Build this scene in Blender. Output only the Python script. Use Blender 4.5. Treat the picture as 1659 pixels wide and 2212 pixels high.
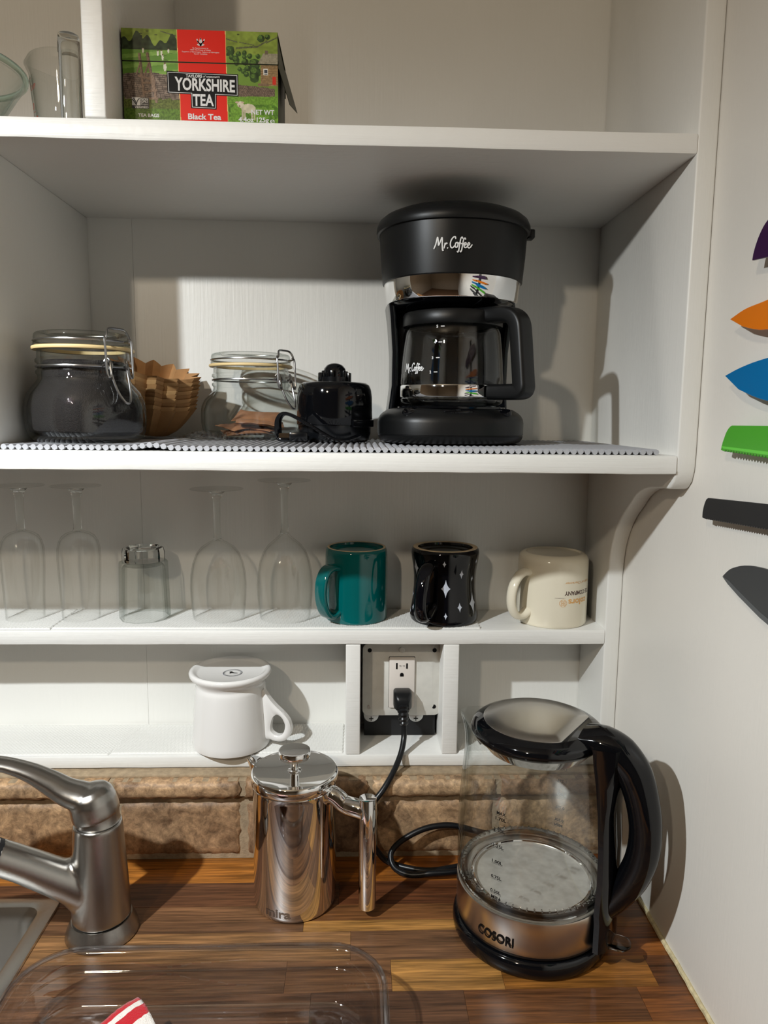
import bpy, bmesh, math, random
import numpy as np
from mathutils import Vector, Matrix

for _o in list(bpy.data.objects):
    bpy.data.objects.remove(_o)
SC = bpy.context.scene
COL = SC.collection
random.seed(7)
RNG = np.random.default_rng(7)

# ------------------------------------------------------------------ camera
CAM_PITCH, CAM_ROLL, CAM_YAW, CAM_H, CAM_F = 0.1337, 0.0108, 0.0378, 0.6002, 1559.65
cam_data = bpy.data.cameras.new('camera')
cam_data.sensor_fit = 'VERTICAL'
cam_data.sensor_height = 36.0
cam_data.lens = CAM_F * 36.0 / 2212.0
cam_data.clip_start = 0.02
cam = bpy.data.objects.new('camera', cam_data)
COL.objects.link(cam)
_cp, _sp, _cy, _sy = math.cos(CAM_PITCH), math.sin(CAM_PITCH), math.cos(CAM_YAW), math.sin(CAM_YAW)
_fw = Vector((_sy * _cp, _cy * _cp, -_sp))
_rt = Vector((_cy, -_sy, 0))
_up = _rt.cross(_fw)
_c, _s = math.cos(CAM_ROLL), math.sin(CAM_ROLL)
_r2 = _c * _rt + _s * _up
_u2 = -_s * _rt + _c * _up
_m = Matrix((_r2, _u2, -_fw)).transposed().to_4x4()
_m.translation = Vector((0, 0, CAM_H))
cam.matrix_world = _m
SC.camera = cam

# ------------------------------------------------------------------ world, lamps, exposure
world = bpy.data.worlds.new('world')
SC.world = world
world.use_nodes = True
world.node_tree.nodes['Background'].inputs[0].default_value = (1.0, 0.93, 0.85, 1)
world.node_tree.nodes['Background'].inputs[1].default_value = 0.004


def area_lamp(name, loc, aim, power, size, color):
    d = bpy.data.lights.new(name, 'AREA')
    d.shape = 'DISK'
    d.size = size
    d.energy = power
    d.color = color
    o = bpy.data.objects.new(name, d)
    COL.objects.link(o)
    o.location = loc
    o.rotation_euler = Vector(aim).to_track_quat('-Z', 'Y').to_euler()
    return o


# the shaded lamp over the sink: a small bulb in a reflector that throws its light downwards
_d = bpy.data.lights.new('sink_lamp', 'SPOT')
_d.energy = 69.0
_d.color = (0.92, 0.975, 1.0)
_d.shadow_soft_size = 0.014
_d.spot_size = math.radians(169)
_d.spot_blend = 1.0
_o = bpy.data.objects.new('sink_lamp', _d)
COL.objects.link(_o)
_o.location = (-0.635, 0.13, 1.035)
_o.rotation_euler = Vector((0.19, 0.14, -1.0)).to_track_quat('-Z', 'Y').to_euler()
# the warmer lamp further back in the kitchen
area_lamp('room_lamp', (-0.68, -0.75, 1.29), (0.55, 1.6, -0.35), 6.0, 0.07, (1.0, 0.84, 0.64))
SC.view_settings.view_transform = 'Standard'
SC.view_settings.look = 'None'
SC.view_settings.exposure = 0.0
SC.view_settings.gamma = 1.0
SC.view_settings.use_curve_mapping = False
try:
    SC.cycles.max_bounces = 8
    SC.cycles.transparent_max_bounces = 24
    SC.cycles.transmission_bounces = 8
    SC.cycles.glossy_bounces = 4
    SC.cycles.diffuse_bounces = 3
    SC.cycles.caustics_reflective = False
    SC.cycles.caustics_refractive = False
    SC.cycles.sample_clamp_indirect = 4.0
    SC.cycles.use_adaptive_sampling = True
    SC.cycles.adaptive_threshold = 0.05
except Exception:
    pass


# ------------------------------------------------------------------ helpers
def srgb(r, g, b):
    def f(c):
        c = c / 255.0
        return c / 12.92 if c <= 0.04045 else ((c + 0.055) / 1.055) ** 2.4
    return (f(r), f(g), f(b), 1.0)


class MB:
    """collects geometry for ONE mesh object"""

    def __init__(self):
        self.v = []
        self.f = []

    def add(self, verts, faces):
        k = len(self.v)
        self.v.extend([tuple(p) for p in verts])
        self.f.extend([tuple(i + k for i in q) for q in faces])
        return self

    def box(self, x0, x1, y0, y1, z0, z1):
        v = [(x0, y0, z0), (x1, y0, z0), (x1, y1, z0), (x0, y1, z0), (x0, y0, z1), (x1, y0, z1), (x1, y1, z1), (x0, y1, z1)]
        return self.add(v, [(0, 3, 2, 1), (4, 5, 6, 7), (0, 1, 5, 4), (1, 2, 6, 5), (2, 3, 7, 6), (3, 0, 4, 7)])

    def lathe(self, prof, seg=64, n=2.0, sx=1.0, sy=1.0, rot=0.0, c=(0, 0, 0), closed=False, nz=None):
        """prof: list of (r, z); n = superellipse exponent (nz: per-profile-point exponent)"""
        rings, vs, fs = [], [], []
        for k, (r, z) in enumerate(prof):
            if r < 1e-7:
                rings.append([len(vs)])
                vs.append((c[0], c[1], c[2] + z))
                continue
            e = nz[k] if nz else n
            ring = []
            for i in range(seg):
                a = 2 * math.pi * i / seg
                ca, sa = math.cos(a), math.sin(a)
                q = (abs(ca) ** e + abs(sa) ** e) ** (-1.0 / e)
                x, y = r * q * ca * sx, r * q * sa * sy
                ring.append(len(vs))
                vs.append((c[0] + x * math.cos(rot) - y * math.sin(rot), c[1] + x * math.sin(rot) + y * math.cos(rot), c[2] + z))
            rings.append(ring)
        pairs = list(zip(rings[:-1], rings[1:]))
        if closed:
            pairs.append((rings[-1], rings[0]))
        for a, b in pairs:
            if len(a) == 1 and len(b) == 1:
                continue
            for i in range(seg):
                j = (i + 1) % seg
                if len(a) == 1:
                    fs.append((a[0], b[j], b[i]))
                elif len(b) == 1:
                    fs.append((a[i], a[j], b[0]))
                else:
                    fs.append((a[i], a[j], b[j], b[i]))
        return self.add(vs, fs)

    def sweep(self, path, section, scales=None, up=None, closed=False, caps=True):
        """section: list of (a, b): a along the in-plane normal, b along the binormal"""
        P = [Vector(p) for p in path]
        N = len(P)
        M = len(section)
        T = []
        for i in range(N):
            if closed:
                t = P[(i + 1) % N] - P[i - 1]
            else:
                t = P[min(i + 1, N - 1)] - P[max(i - 1, 0)]
            T.append(t.normalized())
        vs, fs = [], []
        if up is None:
            ref = Vector((0, 0, 1)) if abs(T[0].z) < 0.9 else Vector((1, 0, 0))
            nn = (ref - T[0] * ref.dot(T[0])).normalized()
        for i in range(N):
            t = T[i]
            if up is None:
                nn = (nn - t * nn.dot(t)).normalized()
                bb = t.cross(nn)
            else:
                bb = Vector(up)
                bb = (bb - t * bb.dot(t)).normalized()
                nn = bb.cross(t)
            s = scales[i] if scales is not None else 1.0
            sa, sb = (s if isinstance(s, (tuple, list)) else (s, s))
            for a, b in section:
                vs.append(tuple(P[i] + nn * (a * sa) + bb * (b * sb)))
        for i in range(N if closed else N - 1):
            j = (i + 1) % N
            for k in range(M):
                l = (k + 1) % M
                fs.append((i * M + k, i * M + l, j * M + l, j * M + k))
        if caps and not closed:
            fs.append(tuple(range(M - 1, -1, -1)))
            fs.append(tuple((N - 1) * M + k for k in range(M)))
        return self.add(vs, fs)

    def tube(self, path, r, seg=10, closed=False, radii=None):
        sec = [(r * math.cos(2 * math.pi * k / seg), r * math.sin(2 * math.pi * k / seg)) for k in range(seg)]
        return self.sweep(path, sec, radii, None, closed)

    def cyl(self, p0, p1, r, seg=24, r1=None, bev=0.0):
        p0, p1 = Vector(p0), Vector(p1)
        L = (p1 - p0).length
        r1 = r if r1 is None else r1
        if bev:
            path = [p0, p0.lerp(p1, bev * .3 / L), p0.lerp(p1, bev / L), p0.lerp(p1, 1 - bev / L), p0.lerp(p1, 1 - bev * .3 / L), p1]
            rr = [r - bev, r - bev * .3, r, r1, r1 - bev * .3, r1 - bev]
        else:
            path, rr = [p0, p1], [r, r1]
        return self.tube(path, 1.0, seg, radii=rr)

    def prism(self, poly, d0, d1, axis='x'):
        """poly: 2D outline (a, b); extruded along axis between d0 and d1"""
        def P(a, b, d):
            return {'x': (d, a, b), 'y': (a, d, b), 'z': (a, b, d)}[axis]
        n = len(poly)
        vs = [P(a, b, d0) for a, b in poly] + [P(a, b, d1) for a, b in poly]
        fs = [tuple(range(n - 1, -1, -1)), tuple(range(n, 2 * n))]
        fs += [(i, (i + 1) % n, n + (i + 1) % n, n + i) for i in range(n)]
        return self.add(vs, fs)

    def mapped(self, verts2, faces, fn):
        return self.add([fn(p[0], p[1]) for p in verts2], faces)

    def mesh(self, name, smooth=40.0, bevel=0.0, bseg=2, weld=False):
        me = bpy.data.meshes.new(name)
        bm = bmesh.new()
        vs = [bm.verts.new(p) for p in self.v]
        for q in self.f:
            if len(set(q)) < 3:
                continue
            try:
                bm.faces.new([vs[i] for i in q])
            except ValueError:
                pass
        if weld:
            bmesh.ops.remove_doubles(bm, verts=bm.verts, dist=1e-6)
        bmesh.ops.recalc_face_normals(bm, faces=bm.faces)
        if bevel > 0:
            es = [e for e in bm.edges if len(e.link_faces) == 2 and e.calc_face_angle(0) > 0.6]
            bmesh.ops.bevel(bm, geom=es, offset=bevel, segments=bseg, affect='EDGES', profile=0.5, clamp_overlap=True)
        thr = math.radians(smooth)
        for f in bm.faces:
            f.smooth = smooth > 0
        for e in bm.edges:
            if len(e.link_faces) == 2 and e.calc_face_angle(0) > thr:
                e.smooth = False
        bm.to_mesh(me)
        bm.free()
        return me

    def obj(self, name, mat, parent=None, smooth=40.0, bevel=0.0, bseg=2, loc=None, weld=False):
        o = bpy.data.objects.new(name, self.mesh(name, smooth, bevel, bseg, weld))
        COL.objects.link(o)
        if mat is not None:
            o.data.materials.append(mat)
        if parent is not None:
            o.parent = parent
        if loc is not None:
            o.location = loc
        return o


def tag(o, label, cat=None, group=None, kind=None):
    if label:
        o['label'] = label
    if cat:
        o['category'] = cat
    if group:
        o['group'] = group
    if kind:
        o['kind'] = kind
    return o


def thing(name, label, cat, loc=(0, 0, 0), rotz=0.0, group=None):
    o = bpy.data.objects.new(name, None)
    COL.objects.link(o)
    o.empty_display_size = 0.02
    o.location = loc
    o.rotation_euler = (0, 0, rotz)
    return tag(o, label, cat, group)


def inst(src, name, parent, loc=(0, 0, 0), rot=(0, 0, 0), scale=(1, 1, 1)):
    o = src.copy()
    o.name = name
    COL.objects.link(o)
    o.parent = parent
    o.location = loc
    o.rotation_euler = rot
    o.scale = scale
    return o


def spline(pts, n=8, closed=False):
    """Catmull-Rom through pts (2D or 3D)"""
    P = [np.array(p, float) for p in pts]
    N = len(P)
    out = []
    rng = range(N) if closed else range(N - 1)
    for i in rng:
        if closed:
            a, b, c, d = P[i - 1], P[i], P[(i + 1) % N], P[(i + 2) % N]
        else:
            b, c = P[i], P[i + 1]
            a = P[i - 1] if i > 0 else 2 * b - c
            d = P[i + 2] if i + 2 < N else 2 * c - b
        for k in range(n):
            t = k / n
            out.append(0.5 * ((2 * b) + (c - a) * t + (2 * a - 5 * b + 4 * c - d) * t * t + (3 * b - a - 3 * c + d) * t ** 3))
    if not closed:
        out.append(P[-1])
    return [tuple(float(x) for x in p) for p in out]


def rrect(hw, hh, r, n=5):
    pts = []
    for cx, cy, a0 in ((hw - r, hh - r, 0), (-hw + r, hh - r, 90), (-hw + r, -hh + r, 180), (hw - r, -hh + r, 270)):
        for k in range(n + 1):
            a = math.radians(a0 + 90 * k / n)
            pts.append((cx + r * math.cos(a), cy + r * math.sin(a)))
    return pts


def ell(a, b, n=14):
    return [(a * math.cos(2 * math.pi * k / n), b * math.sin(2 * math.pi * k / n)) for k in range(n)]


def ribbon(poly, w):
    """2D polyline -> (verts, faces) ribbon with round-ish ends"""
    P = [np.array(p, float) for p in poly]
    vs, fs = [], []
    for i, p in enumerate(P):
        t = P[min(i + 1, len(P) - 1)] - P[max(i - 1, 0)]
        t = t / (np.linalg.norm(t) + 1e-9)
        nrm = np.array([-t[1], t[0]])
        q = p - t * w * .3 if i == 0 else (p + t * w * .3 if i == len(P) - 1 else p)
        k = 0.7 if i in (0, len(P) - 1) else 1.0
        vs += [tuple(q + nrm * w * .5 * k), tuple(q - nrm * w * .5 * k)]
    for i in range(len(P) - 1):
        fs.append((2 * i, 2 * i + 1, 2 * i + 3, 2 * i + 2))
    return vs, fs


def cyl_map(cx, cy, R, az0, z0, off=0.00012, flip=1.0):
    """(u, v) in metres -> wraps on a vertical cylinder; az measured from -Y towards +X"""
    R0 = R(0.0) if callable(R) else R

    def fn(u, v):
        a = math.radians(az0) + flip * u / R0
        r = (R(v) if callable(R) else R) + off
        return (cx + r * math.sin(a), cy - r * math.cos(a), z0 + flip * v)
    return fn


def plane_map(o, du, dv):
    o, du, dv = Vector(o), Vector(du), Vector(dv)
    return lambda u, v: tuple(o + du * u + dv * v)


# lettering: all words are turned into outlines once
WORDS = ['YORKSHIRE', 'TEA', 'TAYLORS', 'of', 'HARROGATE', 'Black Tea', 'NET WT', '4.4oz 125g', 'e', 'TEA BAGS', 'NON', 'GMO', 'Project',
         'VERIFIED', 'By Appointment to', 'HRH The Prince of Wales', 'Suppliers of Beverages, Taylors of Harrogate', 'North Yorkshire',
         'COSORI', 'MAX', '1.70L', '1.50L', '1.25L', '1.00L', '0.75L', '0.50L', 'MIN', '5', '4', '3', '2', '1', 'mira', 'TLE COMPANY',
         'colors', 'Craft of Character', 'TR', 'nongmoproject.org', 'CUP', 'ON', 'OFF', 'BREW']
TEXT = {}
TEXTB = {}


def _build_text(store, offset):
    obs = []
    for w in WORDS:
        c = bpy.data.curves.new('w', 'FONT')
        c.body = w
        c.size = 1.0
        c.resolution_u = 3
        c.offset = offset
        o = bpy.data.objects.new('w', c)
        COL.objects.link(o)
        obs.append((w, o, c))
    dg = bpy.context.evaluated_depsgraph_get()
    for w, o, c in obs:
        e = o.evaluated_get(dg)
        me = e.to_mesh()
        v = [(p.co.x, p.co.y) for p in me.vertices]
        f = [tuple(p.vertices) for p in me.polygons]
        store[w] = (np.array(v), f)
        e.to_mesh_clear()
    for w, o, c in obs:
        bpy.data.objects.remove(o)
        bpy.data.curves.remove(c)


_build_text(TEXT, 0.0)
_build_text(TEXTB, 0.028)


def text2(w, height, cx=0.0, cy=0.0, width=None, italic=0.0, bold=0.0, cap=0.70):
    """outline of word w, capital height `height`, centred on (cx, cy) in metres"""
    v, f = (TEXTB if bold else TEXT)[w]
    v = v.copy()
    x0, x1 = v[:, 0].min(), v[:, 0].max()
    sy = height / cap
    sx = sy if width is None else width / (x1 - x0)
    x = (v[:, 0] - (x0 + x1) / 2) * sx
    y = (v[:, 1] - cap / 2) * sy
    x = x + italic * y
    vs = [(a + cx, b + cy) for a, b in zip(x, y)]
    return vs, f


# script logotype drawn as pen strokes (unit: capital height 1)
SCRIPT = [
    [(0.0, 0.02), (0.16, 0.4), (0.30, 0.98), (0.36, 0.86), (0.40, 0.45), (0.44, 0.30), (0.58, 0.62), (0.72, 0.96), (0.76, 0.80), (0.76, 0.40), (0.80, -0.12), (0.88, -0.14)],
    [(0.93, 0.02), (1.00, 0.30), (1.02, 0.46), (1.08, 0.38), (1.16, 0.47), (1.21, 0.42)],
    [(1.24, 0.02), (1.28, 0.05)],
    [(1.98, 0.84), (1.94, 1.0), (1.78, 0.98), (1.58, 0.72), (1.50, 0.36), (1.58, 0.08), (1.74, 0.06), (1.90, 0.24)],
    [(2.14, 0.52), (2.00, 0.46), (1.94, 0.22), (2.02, 0.08), (2.14, 0.14), (2.20, 0.38), (2.12, 0.50), (2.24, 0.44), (2.34, 0.50)],
    [(2.62, 0.86), (2.56, 0.98), (2.44, 0.84), (2.36, 0.40), (2.28, -0.14), (2.20, -0.32), (2.14, -0.26)],
    [(2.24, 0.42), (2.46, 0.46)],
    [(2.88, 0.80), (2.82, 0.90), (2.70, 0.76), (2.62, 0.34), (2.54, -0.14), (2.46, -0.30), (2.40, -0.24)],
    [(2.50, 0.40), (2.76, 0.42)],
    [(2.74, 0.26), (2.92, 0.34), (2.94, 0.46), (2.84, 0.50), (2.75, 0.32), (2.80, 0.10), (2.94, 0.08), (3.08, 0.20)],
    [(3.06, 0.24), (3.24, 0.34), (3.26, 0.46), (3.16, 0.50), (3.07, 0.30), (3.14, 0.08), (3.30, 0.08), (3.50, 0.34)],
]


def script_logo(mb, fn, height, w=0.10):
    for st in SCRIPT:
        v, f = ribbon(spline(st, 5), w * 1.15)
        mb.mapped([((a - 1.75) * height, (b - 0.35) * height) for a, b in v], f, fn)


# ------------------------------------------------------------------ materials
def new_mat(name):
    m = bpy.data.materials.new(name)
    m.use_nodes = True
    nt = m.node_tree
    return m, nt, nt.nodes['Principled BSDF'], nt.nodes['Material Output']


def N(nt, typ, **kw):
    n = nt.nodes.new(typ)
    for k, v in kw.items():
        if k.startswith('i_'):
            key = k[2:]
            key = int(key) if key.isdigit() else key
            n.inputs[key].default_value = v
        else:
            setattr(n, k, v)
    return n


def simple(name, col, rough=0.5, metal=0.0, coat=0.0, spec=0.5, noise=0.0, nscale=40.0, bump=0.0, bscale=200.0, trans=0.0, ior=1.45, sheen=0.0, coord='Object', stretch=(1, 1, 1)):
    m, nt, b, out = new_mat(name)
    b.inputs['Base Color'].default_value = col
    b.inputs['Roughness'].default_value = rough
    b.inputs['Metallic'].default_value = metal
    b.inputs['Coat Weight'].default_value = coat
    b.inputs['Coat Roughness'].default_value = 0.04
    b.inputs['Specular IOR Level'].default_value = spec
    b.inputs['Transmission Weight'].default_value = trans
    b.inputs['IOR'].default_value = ior
    b.inputs['Sheen Weight'].default_value = sheen
    L = nt.links.new
    if noise or bump:
        tc = N(nt, 'ShaderNodeTexCoord')
        mp = N(nt, 'ShaderNodeMapping')
        mp.inputs['Scale'].default_value = stretch
        L(tc.outputs[coord], mp.inputs[0])
    if noise:
        tx = N(nt, 'ShaderNodeTexNoise', i_Scale=nscale, i_Detail=5.0)
        L(mp.outputs[0], tx.inputs['Vector'])
        mr = N(nt, 'ShaderNodeMapRange')
        mr.inputs[1].default_value, mr.inputs[2].default_value = 0.3, 0.7
        mr.inputs[3].default_value, mr.inputs[4].default_value = 1 - noise, 1 + noise
        L(tx.outputs['Fac'], mr.inputs[0])
        mx = N(nt, 'ShaderNodeVectorMath', operation='SCALE')
        mx.inputs[0].default_value = col[:3]
        L(mr.outputs[0], mx.inputs['Scale'])
        L(mx.outputs[0], b.inputs['Base Color'])
    if bump:
        tb = N(nt, 'ShaderNodeTexNoise', i_Scale=bscale, i_Detail=4.0)
        L(mp.outputs[0], tb.inputs['Vector'])
        bp = N(nt, 'ShaderNodeBump', i_Strength=bump, i_Distance=0.001)
        L(tb.outputs['Fac'], bp.inputs['Height'])
        L(bp.outputs[0], b.inputs['Normal'])
    return m


def paint(name, col, rough=0.42, strokes=(3, 60, 60), amt=0.35, lumps=0.25):
    """brushed household paint over wood: long brush strokes plus lumps"""
    m, nt, b, out = new_mat(name)
    L = nt.links.new
    g = N(nt, 'ShaderNodeNewGeometry')
    mp = N(nt, 'ShaderNodeMapping')
    mp.inputs['Scale'].default_value = strokes
    L(g.outputs['Position'], mp.inputs[0])
    a = N(nt, 'ShaderNodeTexNoise', i_Scale=6.0, i_Detail=3.0, i_Roughness=0.62)
    L(mp.outputs[0], a.inputs['Vector'])
    v = N(nt, 'ShaderNodeTexNoise', i_Scale=110.0, i_Detail=1.5)
    L(g.outputs['Position'], v.inputs['Vector'])
    big = N(nt, 'ShaderNodeTexNoise', i_Scale=5.0, i_Detail=1.0)
    L(g.outputs['Position'], big.inputs['Vector'])
    b1 = N(nt, 'ShaderNodeBump', i_Strength=amt, i_Distance=0.0008)
    L(a.outputs['Fac'], b1.inputs['Height'])
    b2 = N(nt, 'ShaderNodeBump', i_Strength=lumps, i_Distance=0.0012)
    L(v.outputs['Fac'], b2.inputs['Height'])
    L(b1.outputs[0], b2.inputs['Normal'])
    L(b2.outputs[0], b.inputs['Normal'])
    mr = N(nt, 'ShaderNodeMapRange')
    mr.inputs[1].default_value, mr.inputs[2].default_value = 0.3, 0.7
    mr.inputs[3].default_value, mr.inputs[4].default_value = 0.955, 1.02
    L(big.outputs['Fac'], mr.inputs[0])
    mx = N(nt, 'ShaderNodeVectorMath', operation='SCALE')
    mx.inputs[0].default_value = col[:3]
    L(mr.outputs[0], mx.inputs['Scale'])
    L(mx.outputs[0], b.inputs['Base Color'])
    b.inputs['Roughness'].default_value = rough
    return m


def thin_glass(name, tint=(0.985, 0.99, 0.985), edge=(0.62, 0.68, 0.65), f0=0.045, gain=0.75, rough=0.0, edgepow=2.5):
    """clear walled glass: sees through without bending, mirrors by Schlick's law"""
    m, nt, b, out = new_mat(name)
    nt.nodes.remove(b)
    L = nt.links.new
    lw = N(nt, 'ShaderNodeLayerWeight', i_Blend=0.5)
    p5 = N(nt, 'ShaderNodeMath', operation='POWER')
    p5.inputs[1].default_value = 5.0
    L(lw.outputs['Facing'], p5.inputs[0])
    ma = N(nt, 'ShaderNodeMath', operation='MULTIPLY_ADD')
    ma.inputs[1].default_value = gain
    ma.inputs[2].default_value = f0
    L(p5.outputs[0], ma.inputs[0])
    p2 = N(nt, 'ShaderNodeMath', operation='POWER')
    p2.inputs[1].default_value = edgepow
    L(lw.outputs['Facing'], p2.inputs[0])
    mx = N(nt, 'ShaderNodeMix', data_type='RGBA')
    L(p2.outputs[0], mx.inputs['Factor'])
    mx.inputs[6].default_value = (*tint, 1)
    mx.inputs[7].default_value = (*edge, 1)
    tr = N(nt, 'ShaderNodeBsdfTransparent')
    L(mx.outputs[2], tr.inputs[0])
    gl = N(nt, 'ShaderNodeBsdfGlossy')
    gl.inputs['Roughness'].default_value = rough
    ms = N(nt, 'ShaderNodeMixShader')
    L(ma.outputs[0], ms.inputs[0])
    L(tr.outputs[0], ms.inputs[1])
    L(gl.outputs[0], ms.inputs[2])
    L(ms.outputs[0], out.inputs['Surface'])
    return m


def wood_mat():
    m, nt, b, out = new_mat('oiled_acacia_wood')
    L = nt.links.new
    g = N(nt, 'ShaderNodeNewGeometry')
    oi = N(nt, 'ShaderNodeObjectInfo')
    off = N(nt, 'ShaderNodeVectorMath', operation='SCALE')
    off.inputs[0].default_value = (7.3, 3.1, 5.7)
    L(oi.outputs['Random'], off.inputs['Scale'])
    add = N(nt, 'ShaderNodeVectorMath', operation='ADD')
    L(g.outputs['Position'], add.inputs[0])
    L(off.outputs[0], add.inputs[1])
    mp = N(nt, 'ShaderNodeMapping')
    mp.inputs['Scale'].default_value = (3.0, 42.0, 42.0)
    L(add.outputs[0], mp.inputs[0])
    n1 = N(nt, 'ShaderNodeTexNoise', i_Scale=2.6, i_Detail=7.0, i_Roughness=0.62, i_Distortion=0.7)
    L(mp.outputs[0], n1.inputs['Vector'])
    mp2 = N(nt, 'ShaderNodeMapping')
    mp2.inputs['Scale'].default_value = (14.0, 420.0, 420.0)
    mp2.inputs['Rotation'].default_value = (0, 0, 0.05)
    L(add.outputs[0], mp2.inputs[0])
    n2 = N(nt, 'ShaderNodeTexNoise', i_Scale=1.0, i_Detail=4.0, i_Roughness=0.6)
    L(mp2.outputs[0], n2.inputs['Vector'])
    r1 = N(nt, 'ShaderNodeMapRange')
    r1.inputs[1].default_value, r1.inputs[2].default_value = 0.30, 0.70
    r1.inputs[3].default_value, r1.inputs[4].default_value = 0.42, 1.45
    L(n1.outputs['Fac'], r1.inputs[0])
    r2 = N(nt, 'ShaderNodeMapRange')
    r2.inputs[1].default_value, r2.inputs[2].default_value = 0.35, 0.62
    r2.inputs[3].default_value, r2.inputs[4].default_value = 0.55, 1.12
    L(n2.outputs['Fac'], r2.inputs[0])
    mu = N(nt, 'ShaderNodeMath', operation='MULTIPLY')
    L(r1.outputs[0], mu.inputs[0])
    L(r2.outputs[0], mu.inputs[1])
    sc = N(nt, 'ShaderNodeVectorMath', operation='SCALE')
    L(oi.outputs['Color'], sc.inputs[0])
    L(mu.outputs[0], sc.inputs['Scale'])
    L(sc.outputs[0], b.inputs['Base Color'])
    b.inputs['Roughness'].default_value = 0.36
    bp = N(nt, 'ShaderNodeBump', i_Strength=0.25, i_Distance=0.0005)
    L(n2.outputs['Fac'], bp.inputs['Height'])
    L(bp.outputs[0], b.inputs['Normal'])
    return m


def stone_mat():
    m, nt, b, out = new_mat('tumbled_travertine')
    L = nt.links.new
    g = N(nt, 'ShaderNodeNewGeometry')
    oi = N(nt, 'ShaderNodeObjectInfo')
    n1 = N(nt, 'ShaderNodeTexNoise', i_Scale=30.0, i_Detail=9.0, i_Roughness=0.68, i_Distortion=0.8)
    L(g.outputs['Position'], n1.inputs['Vector'])
    n2 = N(nt, 'ShaderNodeTexNoise', i_Scale=115.0, i_Detail=7.0, i_Roughness=0.72, i_Distortion=0.5)
    L(g.outputs['Position'], n2.inputs['Vector'])
    cr = N(nt, 'ShaderNodeValToRGB')
    e = cr.color_ramp.elements
    e[0].position, e[0].color = 0.32, (0.40, 0.34, 0.30, 1)
    e[1].position, e[1].color = 0.66, (1.45, 1.42, 1.36, 1)
    x = e.new(0.48)
    x.color = (0.92, 0.88, 0.84, 1)
    L(n1.outputs['Fac'], cr.inputs[0])
    r2 = N(nt, 'ShaderNodeMapRange')
    r2.inputs[1].default_value, r2.inputs[2].default_value = 0.36, 0.66
    r2.inputs[3].default_value, r2.inputs[4].default_value = 0.62, 1.38
    L(n2.outputs['Fac'], r2.inputs[0])
    m1 = N(nt, 'ShaderNodeVectorMath', operation='MULTIPLY')
    L(oi.outputs['Color'], m1.inputs[0])
    L(cr.outputs[0], m1.inputs[1])
    m2 = N(nt, 'ShaderNodeVectorMath', operation='SCALE')
    L(m1.outputs[0], m2.inputs[0])
    L(r2.outputs[0], m2.inputs['Scale'])
    L(m2.outputs[0], b.inputs['Base Color'])
    b.inputs['Roughness'].default_value = 0.55
    bp = N(nt, 'ShaderNodeBump', i_Strength=0.55, i_Distance=0.002)
    L(n1.outputs['Fac'], bp.inputs['Height'])
    bp2 = N(nt, 'ShaderNodeBump', i_Strength=0.5, i_Distance=0.0008)
    L(n2.outputs['Fac'], bp2.inputs['Height'])
    L(bp.outputs[0], bp2.inputs['Normal'])
    L(bp2.outputs[0], b.inputs['Normal'])
    return m


def print_mat():
    m, nt, b, out = new_mat('printed_card')
    at = N(nt, 'ShaderNodeAttribute', attribute_name='ink')
    nt.links.new(at.outputs['Color'], b.inputs['Base Color'])
    b.inputs['Roughness'].default_value = 0.4
    b.inputs['Specular IOR Level'].default_value = 0.2
    return m


def brushed(name, col, rough, stretch, amt=0.12):
    m = simple(name, col, rough=rough, metal=1.0, bump=amt, bscale=300.0, stretch=stretch)
    return m


M = {}
M['paint'] = paint('white_gloss_paint', srgb(236, 235, 231), strokes=(1.5, 60, 60))
M['paint_v'] = paint('white_panel_paint', srgb(235, 234, 229), rough=0.36, strokes=(45, 45, 1.5), amt=0.3, lumps=0.08)
M['wall'] = paint('cream_wall_paint', srgb(234, 230, 222), rough=0.40, strokes=(50, 50, 1.6), amt=0.22, lumps=0.05)
M['ceiling'] = simple('ceiling_white', srgb(222, 216, 205), 0.8)
M['roomwall'] = simple('room_wall_paint', srgb(150, 132, 112), 0.8, noise=0.04, nscale=4)
M['floor'] = simple('floor_boards_brown', srgb(92, 66, 46), 0.5, noise=0.2, nscale=8, stretch=(1, 12, 1))
M['wood'] = wood_mat()
M['stone'] = stone_mat()
M['grout'] = simple('sandy_grout', srgb(165, 145, 118), 0.9, noise=0.18, nscale=120, bump=0.6, bscale=400)
M['caulk'] = simple('aged_caulk', srgb(205, 190, 150), 0.7, noise=0.25, nscale=150, bump=0.4)
M['steel'] = simple('polished_steel', (0.80, 0.79, 0.78, 1), 0.05, 1.0)
M['chrome'] = simple('bright_chrome', (0.86, 0.86, 0.86, 1), 0.03, 1.0)
M['etched'] = simple('etched_steel', (0.34, 0.30, 0.27, 1), 0.4, 1.0)
M['nickel'] = brushed('brushed_nickel', (0.40, 0.385, 0.365, 1), 0.27, (1, 1, 14))
M['sink'] = brushed('satin_sink_steel', (0.58, 0.57, 0.55, 1), 0.27, (6, 60, 6))
M['band'] = brushed('brushed_band_steel', (0.66, 0.62, 0.58, 1), 0.22, (1, 1, 18), 0.06)
M['lidsteel'] = brushed('brushed_lid_steel', (0.60, 0.58, 0.55, 1), 0.26, (22, 3, 3), 0.08)
M['wire'] = simple('galvanised_wire', (0.36, 0.36, 0.36, 1), 0.28, 1.0)
M['zinc'] = simple('zinc_screw', (0.55, 0.55, 0.54, 1), 0.4, 1.0)
M['blk_matte'] = simple('matte_black_plastic', srgb(13, 14, 15), 0.38, spec=0.4, bump=0.05, bscale=1500)
M['blk_gloss'] = simple('glossy_black_plastic', srgb(9, 10, 13), 0.06)
M['blk_satin'] = simple('satin_black_plastic', srgb(13, 15, 18), 0.2)
M['blk_cord'] = simple('black_rubber_cord', srgb(14, 16, 19), 0.33)
M['dark'] = simple('dark_box_steel', srgb(22, 22, 24), 0.6)
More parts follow.
